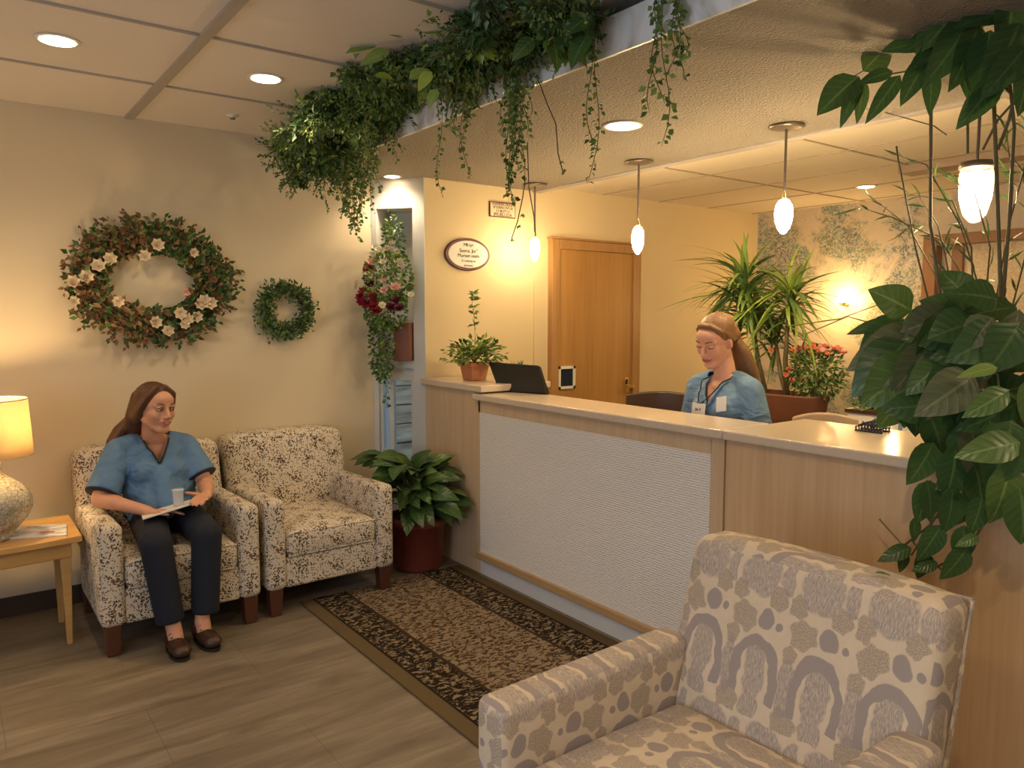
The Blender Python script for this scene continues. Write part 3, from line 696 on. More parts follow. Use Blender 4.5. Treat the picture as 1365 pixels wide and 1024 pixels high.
def bush(mb, c, r, n, L, mi, droop=.6, clump=.085):
    c = Vector(c); k = max(6, n//110)
    for _ in range(k):
        while True:
            p = rv()
            if p.length < 1: break
        p = p.normalized()*(p.length**.6); cc = c+Vector((p.x*r[0], p.y*r[1], p.z*r[2])); cr = clump*R.uniform(.5, 1.25); mis = [R.choice(mi), R.choice(mi), R.choice(mi)]; lf = L*R.choice((.5, .6, .75, 1.0))
        for _ in range(int(1.5*n/k)):
            e = rv(); e = e.normalized()*(R.random()**.4); q = cc+Vector((e.x, e.y, e.z*.75))*cr
            if q.z > ZC-.012: q.z = ZC-.012-R.uniform(0, .03)
            if q.x > FX-.014: q.x = FX-.014-R.uniform(0, .05) if q.z < ZS+.13 else min(q.x, 2.1)
            d = Vector((e.x, e.y, e.z*.5-droop))+rv(.7); l = lf*R.uniform(.6, 1.3); mb.sleaf(q, d, rv()+Vector((-.3, -.5, .4)), l, l*.6, R.choice(mis))
        for _ in range(3):
            d = (p+rv(.6)+Vector((0, 0, .15))).normalized(); l = R.uniform(.06, .13); q = cc+d*cr*.7
            if q.z+max(0, d.z)*l > ZC-.02 or q.x+d.x*l > FX-.02: continue
            mb.tube([q, q+d*l*.5, q+d*l-Vector((0, 0, .02))], .0012, 4, mi=1)
            for j in range(7): mb.sleaf(q+d*l*(.2+.12*j), d+rv(.9), rv()+Vector((-.3, -.5, .4)), .024, .014, mis[0])
G = ['green', 'stem', 'green_dark', 'green_light', 'green_blue']
def hang(px, ybot, n=1, w=.05, lw=.028, X=1.84, mi=(0, 0, 2, 3), gap=.010, ztop=2.55, mb=None):
    mb = mb or MB()
    for _ in range(n):
        q = at(px+R.uniform(-1, 1)*w*150, ybot-(R.uniform(0, .4)*abs(ybot-100) if n > 1 else 0), 0, X)
        y = q.y; z = max(q.z, .9)
        strand(mb, [(X+.05, y, ztop), (X-.0, y, ztop+.01)]+wig((X-.02+R.uniform(-.02, .01), y, ztop-.04), (X-.02, y, z), 8, .022), lw*.84, gap, mi)
    return mb
grp = 'trailing plants along the soffit trough'
# 1 leftmost cascading plant
t = thing('trailing_plant', 'bushy small-leaved plant cascading from the left end of the trough', 'trailing plant', (1.75, 4.0, ZS), grp)
b_ = MB()
for c, r, n in (((1.64, 3.75, 2.48), (.18, .38, .10), 2600), ((1.62, 4.02, 2.42), (.13, .25, .13), 1400), ((1.70, 4.1, 2.37), (.11, .2, .12), 600), ((1.56, 3.55, 2.49), (.14, .25, .10), 900)):
    bush(b_, c, r, n, .036, (0, 0, 2, 2, 3, 4), .5)
b_.build('foliage', G, t)
for px, yb, n in ((385, 235, 3), (400, 245, 3), (418, 230, 3), (440, 215, 2), (452, 290, 5), (460, 300, 6), (468, 330, 7), (478, 325, 7), (487, 330, 6), (496, 300, 5), (430, 215, 3), (505, 275, 3)):
    m_ = MB()
    X = 1.62 if px < 430 else 1.83
    hang(px, yb, n, .05, .030, X, mb=m_, ztop=2.40 if px < 430 else 2.5); m_.build('vine', G, t)
# 2 middle plant with curly fern foliage
t = thing('trailing_plant', 'curly green plant in the middle of the trough with pale leaves', 'trailing plant', (1.75, 3.1, ZS), grp)
b_ = MB()
for c, r, n in (((1.62, 3.1, 2.555), (.20, .42, .045), 3000), ((1.68, 2.75, 2.555), (.18, .30, .045), 1900), ((1.66, 3.45, 2.50), (.2, .2, .09), 700)): bush(b_, c, r, n, .036, (0, 0, 2, 2, 3, 3, 4), .4)
b_.build('foliage', G, t)
for px, yb, n in ((530, 240, 3), (523, 195, 2), (590, 262, 1), (622, 248, 2), (612, 190, 3), (630, 175, 4), (640, 150, 4)): hang(px, yb, n, .03, .028).build('vine', G, t)
for px, py, dx, dy, L, mi in ((505, 60, -1, .1, .14, 0), (520, 70, -1, .3, .13, 0), (540, 50, -.8, -.3, .12, 0), (500, 100, .8, .1, .08, 1), (575, 95, -.6, .8, .09, 1), (560, 40, .8, -.1, .12, 0), (590, 30, -.7, -.2, .12, 0), (583, 118, -.5, .9, .08, 0), (640, 60, .6, .5, .09, 1), (545, 105, .9, -.5, .09, 0), (480, 50, -.3, 1, .09, 0)):
    p = at(px, py, 0, 1.42+.001*(px-480)); d = RT*dx-UP*dy+FW*-.2; b_ = MB(); b_.leaf(p, d, Vector((-.5, -.6, .5))+rv(.3), L, L*.6, 0); b_.build('broad_leaf', ['green_light', 'green_lime'][mi], t)
# 3 right plant
t = thing('trailing_plant', 'dense plant with long thick vines at the right of the trough', 'trailing plant', (1.75, 2.4, ZS), grp)
b_ = MB()
for c, r, n in (((1.66, 2.45, 2.555), (.19, .36, .045), 2600), ((1.64, 2.15, 2.545), (.2, .28, .055), 1300), ((1.72, 1.95, 2.55), (.15, .25, .05), 600)): bush(b_, c, r, n, .034, (0, 2, 2, 2, 3, 4), .4)
b_.build('foliage', G, t)
for px, yb, n in ((690, 282, 4), (697, 262, 4), (684, 200, 4), (705, 190, 4), (715, 120, 3), (780, 75, 3), (800, 245, 1), (797, 205, 1), (790, 90, 3), (880, 160, 2), (888, 195, 1), (905, 112, 2), (912, 80, 2)): hang(px, yb, n, .025, .028 if px < 850 else .031).build('vine', G, t)
for px, py in ((720, 10), (735, 40), (760, 18), (750, 50), (775, 5), (700, 25), (790, 20), (770, 40), (730, 5), (712, 50), (745, 25), (785, 45)):
    p = at(px, py, 0, 1.72); b_ = MB(); b_.leaf(p, RT*R.uniform(-1, 1)-UP*R.uniform(.1, 1)-FW*.2, Vector((-.5, -.6, .6))+rv(.4), R.uniform(.10, .15), R.uniform(.06, .08), 0); b_.build('broad_leaf', R.choice(['green_big', 'green_big2']), t)
tw = MB()
for pp_ in (((717, 105), (730, 140), (741, 165), (744, 205), (750, 228)), ((703, 190), (705, 250), (712, 290), (714, 315)), ((700, 240), (697, 262), (690, 295), (682, 318))):
    tw.tube([at(x, y, 0, 1.84) for x, y in pp_], .0022, 5)
for x, y in ((750, 228), (748, 215), (697, 285), (682, 318), (692, 300)):
    for _ in range(3): tw.sleaf(at(x, y, 0, 1.84), rv()+Vector((0, 0, -.5)), rv(), .02, .012, 1)
tw.build('bare_twig', ['twig', 'green'], t)

# ------------------------------------------------------------------ wreaths
def flower(mb, c, nrm, r, mi, lay=3):
    solo = isinstance(mb, tuple); par, mats = mb if solo else (None, None); tgt = mb
    if solo: mb = MB()
    nrm = Vector(nrm).normalized(); u = nrm.orthogonal().normalized(); w = nrm.cross(u); c = Vector(c)
    for l in range(lay):
        k = 7-l; rr = r*(1-.27*l)
        for i in range(k):
            a = 2*PI*(i+.5*l)/k+R.uniform(-.1, .1); d = (u*math.cos(a)+w*math.sin(a))+nrm*(.25+.5*l)
            mb.leaf(c+nrm*.004*l, d, nrm*(1)-d*.4, rr, rr*.85, mi, -.35, .3, 3)
    mb.ball(c+nrm*r*.2, r*.25, None, 8, 5, 0 if solo else mi)
    if solo:
        mb.mi = [0]*len(mb.f); mb.build('flower', mats[mi], par)
C1 = Vector((.935, YW-.06, 1.728))
t = thing('wreath', 'large dried wreath with cream flowers and russet leaves on the wall', 'wreath', C1)
rx, rz = .312, .240
ringm = MB(); ringm.tube([(C1.x+rx*math.cos(a*PI/18), C1.y+.02, C1.z+rz*math.sin(a*PI/18)) for a in range(37)], .035, 8, False); ringm.build('ring', 'twig', t, True)
lv = MB()
for _ in range(3200):
    a = R.uniform(0, 2*PI); rr = max(-.09, min(.11, R.gauss(0, 1)*.055)); off = abs(R.gauss(0, .025))
    ex = 1.05 if PI*.4 < a < PI*1.2 else 1.0
    p = Vector((C1.x+(rx*ex+rr)*math.cos(a), C1.y+.02-off, C1.z+(rz*ex+rr)*math.sin(a)))
    if p.y > YW-.012: p.y = YW-.012
    tang = Vector((-math.sin(a), 0, math.cos(a))); d = tang*R.uniform(-.5, 1)+Vector((math.cos(a), 0, math.sin(a)))*R.uniform(-.5, .8)+rv(.4)-Vector((0, .35, 0))
    left = math.cos(a) < -.1 
    mi = R.choice((1, 1, 2, 2, 3, 0)) if left else R.choice((0, 0, 0, 0, 1, 2, 3)); l = R.uniform(.024, .052)
    lv.sleaf(p, d, Vector((0, -1, 0))+rv(.6), l, l*.55, mi)
for _ in range(40):                      # outward sprigs
    a = R.uniform(0, 2*PI); e = Vector((math.cos(a), 0, math.sin(a))); p0 = C1+Vector((rx*.95*e.x, -.02, rz*.95*e.z)); d = e+rv(.4); d.y = -abs(d.y)*.2; d.normalize(); l = R.uniform(.08, .17)
    lv.tube([p0, p0+d*l*.5+Vector((0, 0, .01)), p0+d*l], .0018, 5, mi=4)
    for k in range(6): q = p0+d*l*(.45+.11*k); lv.sleaf(q, d+rv(.9), Vector((0, -1, 0))+rv(.4), .032, .017, R.choice((0, 1)))
lv.build('foliage', ['green_dark', 'leaf_brown', 'leaf_tan', 'green', 'twig'], t)
fl = (t, ['petal_cream', 'leaf_tan', 'petal_pink'])
for x, y in ((209, 327), (193, 342), (257, 337), (131, 355), (147, 345), (158, 402), (97, 376), (98, 402), (240, 418), (250, 426), (268, 406), (280, 404), (246, 433), (224, 441), (115, 368), (207, 430), (262, 422), (272, 402)):
    q = at(x, y, 1, YW-.10); flower(fl, q, Vector((R.uniform(-.3, .3), -1, R.uniform(-.1, .4))), R.uniform(.03, .044), 0)
for x, y in ((160, 440), (170, 447), (285, 373), (253, 388), (120, 392), (195, 455), (275, 360)):
    q = at(x, y, 1, YW-.10); flower(fl, q, Vector((0, -1, .2)), .022, 1)
for x, y in ((97, 378), (248, 390)): flower(fl, at(x, y, 1, YW-.1), (0, -1, .1), .025, 2)
C2 = Vector((1.672, YW-.05, 1.58))
t = thing('wreath', 'small round dark green leaf wreath on the wall', 'wreath', C2)
MB().tube([(C2.x+.125*math.cos(a*PI/14), C2.y+.015, C2.z+.125*math.sin(a*PI/14)) for a in range(29)], .022, 8, False).build('ring', 'twig', t, True)
lv = MB()
for _ in range(1300):
    a = R.uniform(0, 2*PI); rr = .13+R.gauss(0, .026); e = Vector((math.cos(a), 0, math.sin(a)))
    p = C2+e*rr+Vector((0, .02-abs(R.gauss(0, .022)), 0)); p.y = min(p.y, YW-.012)
    lv.sleaf(p, e*R.uniform(-.4, 1)+Vector((-e.z, 0, e.x))*R.uniform(-.3, 1)+rv(.5)-Vector((0, .4, 0)), Vector((0, -1, 0))+rv(.7), R.uniform(.02, .04), .016, R.choice((0, 0, 1, 2)))
lv.build('foliage', ['green_dark', 'green', 'green_blue'], t)
lv = MB(); q = at(320, 360, 1, YW-.02)
for d in ((-.5, 0, -1), (0, 0, -.6), (1, 0, -.5), (-1, 0, -.2)): lv.sleaf(q, d, (0, -1, .2), .035, .014, 0)
tag(lv.build('loose_sprig', 'green_dark'), 'tiny loose leaf sprig on the wall between the wreaths', 'leaf sprig')

# ------------------------------------------------------------------ niche flower arrangement
base = A+U_*.17-NN*-.02
t = thing('flower_arrangement', 'hanging arrangement of crimson, pink and white flowers in the niche', 'flower arrangement', (base.x, base.y, 1.25))
v = MB(); dbox(v, .165, .275, -.06, .05, 1.25, 1.50); v.build('vase', plain('red brown wooden box', (.20, .075, .04), .5), t, bevel=.004)
CF = A+U_*.15+NN*.10; CF.z = 1.72
lv = MB()
for c, r, n, mi in (((0, 0, .06), (.145, .15, .19), 900, (0, 3, 3, 2, 0)), ((.03, -.02, .32), (.06, .06, .12), 220, (2, 0)), ((-.05, .0, -.38), (.07, .07, .22), 420, (0, 2)), ((-.02, 0, -.14), (.13, .12, .14), 420, (0, 2))):
    cc = CF+Vector(c)
    for _ in range(n):
        p = rv()
        if p.length > 1: p.normalize()
        q = cc+Vector((p.x*r[0], p.y*r[1], p.z*r[2])); dd = (q-A).dot(NN)
        uu = (q-A).dot(U_)
        if dd < .01 and not (.05 < uu < .27 and dd > -.2 and q.z > 1.27): q += NN*(.015-dd)
        if q.y > YW-.02: q.y = YW-.02
        l = R.uniform(.02, .038); lv.sleaf(q, p+rv(.7)+Vector((0, 0, -.3)), rv()+NN, l, l*.6, R.choice(mi))
lv.build('foliage', G, t)
for px, yt, yb in ((490, 300, 470), (500, 330, 490), (505, 440, 500), (510, 450, 512), (520, 280, 360), (484, 330, 440), (515, 470, 545)):
    m_ = MB(); q = at(px, yt, 0, CF.x-.04); q2 = at(px+R.uniform(-4, 4), yb, 0, CF.x-.06); strand(m_, wig(q, q2, 7, .015), .028, .012, (0, 2, 3)); m_.build('vine', G, t)
fl = (t, ['petal_white', 'petal_pink', 'petal_red', 'petal_plum'])
def fat(px, py, r, mi, k=.0): flower(fl, at(px, py, 0, CF.x)-FW*(.215-k), Vector((-.5, -.7, .6))+rv(.3), r*1.28, mi)
for x, y in ((512, 342), (524, 340), (532, 342), (540, 357), (541, 362), (516, 343), (536, 345), (506, 347), (554, 400), (518, 358), (530, 334), (508, 338)): fat(x, y, .021, 0)
for x, y, r in ((503, 357, .026), (520, 394, .026), (534, 391, .034), (480, 371, .026), (484, 382, .024), (519, 382, .02)): fat(x, y, r, 1)
for x, y, r in ((499, 366, .034), (494, 396, .038), (498, 408, .040), (507, 415, .04), (492, 408, .036), (505, 402, .03), (510, 420, .03), (489, 402, .03)): fat(x, y, r, 2, .01)
for x, y, r in ((535, 408, .036), (528, 415, .034), (500, 385, .03), (538, 417, .03)): fat(x, y, r, 3, .02)
fat(517, 413, .024, 0)

# ------------------------------------------------------------------ wall plaques
def text(body, size, loc, mat, parent, rot=(PI/2, 0, 0), name='lettering', sx=1):
    c = bpy.data.curves.new('txt', 'FONT'); c.body = body; c.size = size; c.align_x = 'CENTER'; c.align_y = 'CENTER'; c.extrude = .0006; c.space_character = .95
    o = bpy.data.objects.new('txt', c); col.objects.link(o); dg = bpy.context.evaluated_depsgraph_get(); dg.update()
    me = bpy.data.meshes.new_from_object(o.evaluated_get(dg)); bpy.data.objects.remove(o); me.name = name; me.materials.clear(); me.materials.append(MT[mat])
    q = bpy.data.objects.new(name, me); col.objects.link(q); q.parent = parent; q.location = Vector(loc)-PO[parent.name]; q.rotation_euler = rot; q.scale = (sx, 1, 1); return q
OX, OZ = 2.845, 1.955
t = thing('oval_plaque', 'oval white plaque with plum rim and small lettering on the cream wall', 'sign', (OX, YO, OZ))
def oval(a, b, y0, y1, cx=OX, cz=OZ):
    m_ = MB(); n = 48; vs = [(cx+a*math.cos(2*PI*i/n), y, cz+b*math.sin(2*PI*i/n)) for y in (y0, y1) for i in range(n)]
    m_.add(vs, [tuple(range(n)), tuple(range(2*n-1, n-1, -1))]+[((i+1)%n, i, n+i, n+(i+1)%n) for i in range(n)]); return m_
oval(.178, .108, YO-.022, YO-.001).build('rim', 'plum', t, bevel=.004)
oval(.158, .090, YO-.026, YO-.02).build('face', 'paper', t)
for s_, z, sz in (('Mfrayr', .062, .032), ("Sunrui. Jnc''", .022, .034), ('Muriset useln', -.010, .034), ('S i onscay w', -.044, .024), ('Jarmsones', -.074, .018)): text(s_, sz, (OX, YO-.0268, OZ+z), 'ink', t)
t = thing('notice_sign', 'small rectangular notice with four lines of lettering above the plaque', 'sign', (3.14, YO, 2.27))
MB().box((3.03, YO-.010, 2.222), (3.25, YO-.001, 2.325)).build('border', 'plum', t)
MB().box((3.036, YO-.012, 2.228), (3.244, YO-.009, 2.319)).build('face', 'petal_cream', t)
for s_, z in (('WAMMER EIUUM', .036), ("B'YERRN WI UI", .014), ("S I IIIUI'T H", -.010), ('IMLIBLUDA', -.034)): text(s_, .026 if z > -.03 else .033, (3.14, YO-.0128, 2.273+z), 'ink', t)

# ------------------------------------------------------------------ things on the raised ledge
PX, PY = 2.66, 3.965
t = thing('potted_plant', 'bushy green plant in a square terracotta pot on the raised counter end', 'potted plant', (PX, PY, 1.14))
MB().add([(PX+a*q, PY+b*q, 1.141+z) for q, z in ((.052, 0), (.066, .09), (.072, .09), (.072, .112), (.062, .112), (.062, .10)) for a, b in ((-1,-1),(1,-1),(1,1),(-1,1))],
    [(3,2,1,0)]+[(i*4+j, i*4+(j+1)%4, i*4+4+(j+1)%4, i*4+4+j) for i in range(5) for j in range(4)]+[(20,21,22,23)]).build('pot', 'terracotta', t, bevel=.004)
lv = MB()
for _ in range(420):
    a = R.uniform(0, 2*PI); e = R.uniform(.05, 1.2); d = Vector((math.cos(a)*math.cos(e), math.sin(a)*math.cos(e), math.sin(e))); r_ = R.uniform(.06, .21)
    q = Vector((PX, PY, 1.25))+Vector((d.x*r_, d.y*r_, d.z*r_*.8)); l = R.uniform(.03, .05); lv.sleaf(q, d+rv(.5)-Vector((0, 0, .3)), rv(.6)+Vector((0, 0, 1)), l, l*.65, R.choice((0, 3, 3, 2)))
for _ in range(26):
    a = R.uniform(0, 2*PI); lv.tube([(PX, PY, 1.25), (PX+.08*math.cos(a), PY+.08*math.sin(a), 1.34), (PX+.16*math.cos(a), PY+.16*math.sin(a), 1.36)], .002, 5, mi=1)
lv.build('foliage', G, t)
m_ = MB(); strand(m_, wig((PX, PY, 1.25), (PX, PY+.005, 1.69), 6, .012), .03, .05, (3, 0)); 
for z in (1.60, 1.64, 1.66, 1.56, 1.49, 1.68):
    for _ in range(9): m_.sleaf((PX, PY, z), Vector((R.uniform(-1, 1), R.uniform(-1, 1), R.uniform(-.3, .6))), rv()+Vector((0, 0, .6)), R.uniform(.025, .05), .02, R.choice((0, 3)))
m_.build('tall_shoot', G, t)
QX, QY = 2.93, 3.86
t = thing('small_plant', 'tiny spiky plant in a small pot behind the monitor', 'potted plant', (QX, QY, 1.14))
MB().lathe([(.022, 0), (.03, .05)], (QX, QY, 1.141), 16).build('pot', 'terracotta', t)
lv = MB()
for _ in range(60): a = R.uniform(0, 6.3); lv.sleaf((QX+R.uniform(-.02, .02), QY+R.uniform(-.03, .03), 1.185), (math.cos(a)*.4, math.sin(a)*.4, 1), rv(), R.uniform(.04, .09), .008, 0)
lv.build('foliage', ['green_blue'], t)
# monitor, tilted back, seen from behind
t = thing('computer_monitor', 'black computer monitor tilted back, seen from behind at the counter', 'monitor', (2.93, 3.70, .76))
mq = [at(650, 482, 0, 2.70), at(717, 487, 0, 2.70), at(729, 525, 2, 1.096), at(664, 521, 2, 1.096)]
n_ = (mq[1]-mq[0]).cross(mq[3]-mq[0]).normalized()
if n_.dot(Vector((1, 0, 0))) < 0: n_ = -n_
hx = MB().add([p for p in mq]+[p+n_*.028 for p in mq], [(0,1,2,3),(7,6,5,4),(0,4,5,1),(1,5,6,2),(2,6,7,3),(3,7,4,0)]); hx.build('housing', 'black', t, bevel=.008)
cc = sum(mq, Vector())/4; hx = MB()
sc_ = [cc+(p-cc)*.93+n_*.029 for p in mq]; hx.add(sc_, [(0,1,2,3)]); hx.build('screen', emit('dim monitor screen', (.5, .6, .7), .25), t)
MB().tube([cc+n_*.02, (cc.x+.07, cc.y, 1.10)], .012).build('stand', 'black', t)
MB().lathe([(.05, .0), (.045, .01)], (cc.x+.07, cc.y, 1.0915), 28).build('foot', 'black', t)

# ------------------------------------------------------------------ floor plant in dark red pot
VX, VY = 2.275, 4.03
t = thing('potted_plant', 'broad-leaved plant in a dark red floor pot beside the armchair', 'potted plant', (VX, VY, 0))
MB().lathe([(.145, 0), (.155, .02), (.168, .27), (.182, .272), (.184, .325), (.172, .325), (.168, .29)], (VX, VY, .001), 40).build('pot', 'redpot', t, True)
MB().lathe([(.168, 0), (.10, .01)], (VX, VY, .29), 24).build('soil', 'soil', t)
lv = MB()
for i in range(150):
    a = R.uniform(0, 2*PI); e = R.uniform(.0, 1.25); L = R.uniform(.13, .20); r_ = R.uniform(.05, .26)
    d = Vector((math.cos(a)*math.cos(e), math.sin(a)*math.cos(e), math.sin(e)*.6)); q = Vector((VX-.03, VY, .36))+Vector((d.x*r_, d.y*r_, .02+.27*math.sin(e)*R.uniform(.7, 1)))
    tip = q+d*L
    if tip.x > 2.45: q.x -= (tip.x-2.45)
    if tip.y > 4.30: q.y -= tip.y-4.30
    if q.x+d.x*L < 2.05 and q.z+d.z*L < .70:
        if R.random() < .6: continue
        q.z = R.uniform(.63, .69); d.z = abs(d.z)+.1
    lv.tube([(VX, VY, .30), ((VX+q.x)/2, (VY+q.y)/2, (q.z+.36)/2), q], .003, 5, mi=2)
    lv.leaf(q, d-Vector((0, 0, .12)), Vector((0, 0, .8))+d*.5-FW*.5+rv(.4), L, L*.60, R.choice((0, 0, 1)), R.uniform(.3, .7), .22, 6)
lv.build('foliage', ['green_big', 'green_big2', 'stem'], t, True)

# ------------------------------------------------------------------ office furniture behind the counter
t = thing('credenza', 'dark low cabinet behind the receptionist holding plants', 'cabinet', (4.2, 2.2, 0))
box('body', (3.86, 1.2, 0), (4.45, 3.15, .83), 'darkwood', t, bevel=.004); box('top', (3.84, 1.18, .83), (4.47, 3.17, .86), 'darkwood', t, bevel=.003)
t = thing('desk_table', 'low side surface carrying the white lamp', 'table', (3.62, 1.8, 0))
box('top', (3.45, 1.5, .83), (3.80, 2.0, .858), 'laminate', t, bevel=.003); box('body', (3.48, 1.53, 0), (3.78, 1.97, .83), 'laminate', t)
# trough planter with dracaenas
TX = 4.02
tr = thing('trough_planter', 'brown clay trough planter behind the receptionist', 'planter', (TX, 2.62, .86))
mm = MB(); n = 30
for z, s_ in ((.862, .75), (.93, .9), (1.0, .98), (1.05, 1.0), (1.075, 1.03), (1.085, 1.03), (1.085, .95), (1.05, .93)):
    for i in range(n): a = 2*PI*i/n; mm.v.append((TX+.13*s_*abs(math.cos(a))**.6*(1 if math.cos(a) > 0 else -1), 2.68+.28*s_*abs(math.sin(a))**.7*(1 if math.sin(a) > 0 else -1), z))
for j in range(7):
    for i in range(n): mm.f.append((j*n+i, j*n+(i+1)%n, (j+1)*n+(i+1)%n, (j+1)*n+i)); mm.mi.append(0)
mm.f.append(tuple(range(n-1, -1, -1))); mm.mi.append(0); mm.f.append(tuple(7*n+i for i in range(n))); mm.mi.append(0)
mm.build('trough', 'brownpot', tr, True)
def dracaena(label, bx, by, heads, name='dracaena_plant'):
    t = thing(name, label, 'plant', (bx, by, 1.05), 'tall dracaena plants in the trough')
    st = MB(); lv = MB()
    for (hx_, hy, hz, n, L, mi, w) in heads:
        st.tube([(bx, by, 1.05), ((bx*2+hx_)/3, (by*2+hy)/3+.02, 1.05+(hz-1.05)*.4), (hx_, hy, hz)], [.016, .014, .010], 8)
        for _ in range(n):
            a = R.uniform(0, 2*PI); e = R.uniform(-.3, 1.45); l = L*R.uniform(.6, 1.1); d = Vector((math.cos(a)*math.cos(e), math.sin(a)*math.cos(e), math.sin(e)))
            lv.leaf(Vector((hx_, hy, hz+R.uniform(-.12, .06)))+d*.01, d, Vector((0, 0, 1))+rv(.25), l, R.uniform(w*.6, w), R.choice(mi), R.uniform(.35, 1.0), .2, 7)
    st.build('trunk', 'stem', t, True); lv.build('foliage', ['green_big2', 'green_light', 'green_lime', 'green_dark'], t)
D = lambda px, py, X=4.0: at(px, py, 0, X)
h1 = D(992, 385); h2 = D(1000, 425); h3 = D(1052, 400); h4 = D(1035, 445, 4.1)
b1 = D(1022, 525); b2 = D(1050, 525)
dracaena('tall dracaena with dark drooping leaves right behind the receptionist', 4.0, b1.y, [(4.0, h1.y, h1.z, 110, .40, (0, 1, 1, 0, 3), .036), (4.02, h2.y, h2.z, 90, .34, (0, 0, 1, 1, 3), .036)])
dracaena('bright yellow-green dracaena beside the coral flowers', 4.0, b2.y, [(4.0, h3.y, h3.z, 110, .36, (1, 2, 2, 1, 0), .030), (4.08, h4.y, h4.z, 55, .28, (1, 0), .022)])
# flowering plant
f0 = D(1088, 520, 4.03)
t = thing('flowering_plant', 'coral pink flowering pot plant beside the dracaenas', 'flowering plant', (4.03, f0.y, 1.05))
lv = MB(); fcn = D(1088, 497, 4.03)
for _ in range(2200):
    p = rv()
    if p.length > 1: continue
    lv.sleaf(fcn+Vector((p.x*.12, p.y*.17, p.z*.16)), p+rv(.5), rv()+Vector((0, 0, .6)), R.uniform(.02, .04), .016, R.choice((0, 3, 2)))
lv.tube([(4.03, f0.y, 1.04), fcn], .02, 8, mi=1)
lv.build('foliage', G, t)
fl = MB(); ft = D(1090, 470, 4.03)
for _ in range(90):
    a = R.uniform(0, 6.3); r_ = R.random()**.5; q = ft+Vector((math.cos(a)*r_*.11, math.sin(a)*r_*.16, .035*(1-r_*r_)+R.uniform(-.015, .015)))
    flower(fl, q, Vector((-.5, -.4, .8))+rv(.3), R.uniform(.013, .02), R.choice((0, 0, 0, 1)), 2)
for px, py in ((1052, 492), (1048, 500), (1028, 468), (1056, 507)): flower(fl, D(px, py, 3.95), (-1, -.5, .5), .02, 0)
fl.build('flowers', ['petal_coral', 'petal_pink'], t)
# white box planter
wb = thing('box_planter', 'white painted box planter streaked with blue beside the trough', 'planter', (4.08, 2.1, .86))
box('box', (3.98, 1.80, .862), (4.2, 2.235, 1.02), 'paper', wb, bevel=.005)
mm = MB().box((3.976, 2.02, .862), (3.981, 2.08, 1.0)).box((3.976, 2.03, .94), (3.981, 2.12, .96)).box((3.976, 1.93, .90), (3.981, 1.95, 1.0)); mm.build('blue_streak', 'bluepaint', wb)
mm = MB().box((3.97, 1.79, 1.015), (4.21, 2.245, 1.035)); mm.build('rim', 'darkwood', wb)
lv = MB()
for _ in range(500): lv.sleaf((R.uniform(3.98, 4.2), R.uniform(1.8, 2.24), 1.035+R.uniform(0, .04)), rv()+Vector((0, 0, .5)), rv(), R.uniform(.02, .04), .014, R.choice((0, 2, 3)))
for _ in range(30): a = R.uniform(-1, 1); y = R.uniform(1.85, 2.2); lv.tube([(4.08, y, 1.03), (4.08+.02*a, y+.03*a, 1.13), (4.08, y+.08*a, 1.2)], .0018, 5, mi=1)
lv.build('foliage', G, wb)
# chairs behind the counter
def office_chair(label, x, y, z, mat, rz, w=.42):
    t = thing('desk_chair', label, 'chair', (x, y, 0))
    M_ = Matrix.Rotation(rz, 4, 'Z')
    def T(ps): return [M_ @ Vector(p)+Vector((x, y, 0)) for p in ps]
    mb = MB(); n = 12
    for i in range(n+1):
        a = -1+2*i/n; xx = a*w/2; yy = .06*(1-a*a)
        mb.v += T([(xx, .22+yy, z-.45), (xx, .25+yy, z-.45), (xx, .25+yy+.03, z-.02*a*a), (xx, .22+yy+.03, z-.02*a*a)])
    for i in range(n):
        for k in range(4): mb.f.append((i*4+k, i*4+(k+1)%4, i*4+4+(k+1)%4, i*4+4+k)); mb.mi.append(0)
    mb.f += [(3,2,1,0), tuple(n*4+k for k in range(4))]; mb.mi += [0, 0]
    mb.build('backrest', mat, t, bevel=.008)
    s = MB(); s.v = T([(-w/2, -.22, .46), (w/2, -.22, .46), (w/2, .22, .46), (-w/2, .22, .46), (-w/2, -.22, .53), (w/2, -.22, .53), (w/2, .22, .53), (-w/2, .22, .53)]); s.f = [(3,2,1,0),(4,5,6,7),(0,1,5,4),(1,2,6,5),(2,3,7,6),(3,0,4,7)]; s.mi = [0]*6
    s.build('seat', mat, t, bevel=.02)
    s = MB(); s.tube(T([(0, .26, z-.40), (0, .27, .48), (0, .1, .46)]), .018, 8); s.build('back_bracket', 'black', t)
    s = MB(); s.tube(T([(0, 0, .46), (0, 0, .06)]), .025, 10)
    for k in range(5): a = k*2*PI/5; s.tube(T([(0, 0, .09), (.24*math.cos(a), .24*math.sin(a), .055)]), .016, 6); s.ball(T([(.25*math.cos(a), .25*math.sin(a), .028)])[0], .027)
    s.build('star_base', 'black', t)
office_chair('dark brown desk chair with its back showing above the counter', 3.32, 3.02, 1.075, 'darkwood', -.9, .44)
office_chair('tan desk chair with its curved back showing behind the counter', 3.20, 1.86, 1.07, 'beltan', -.9, .30)
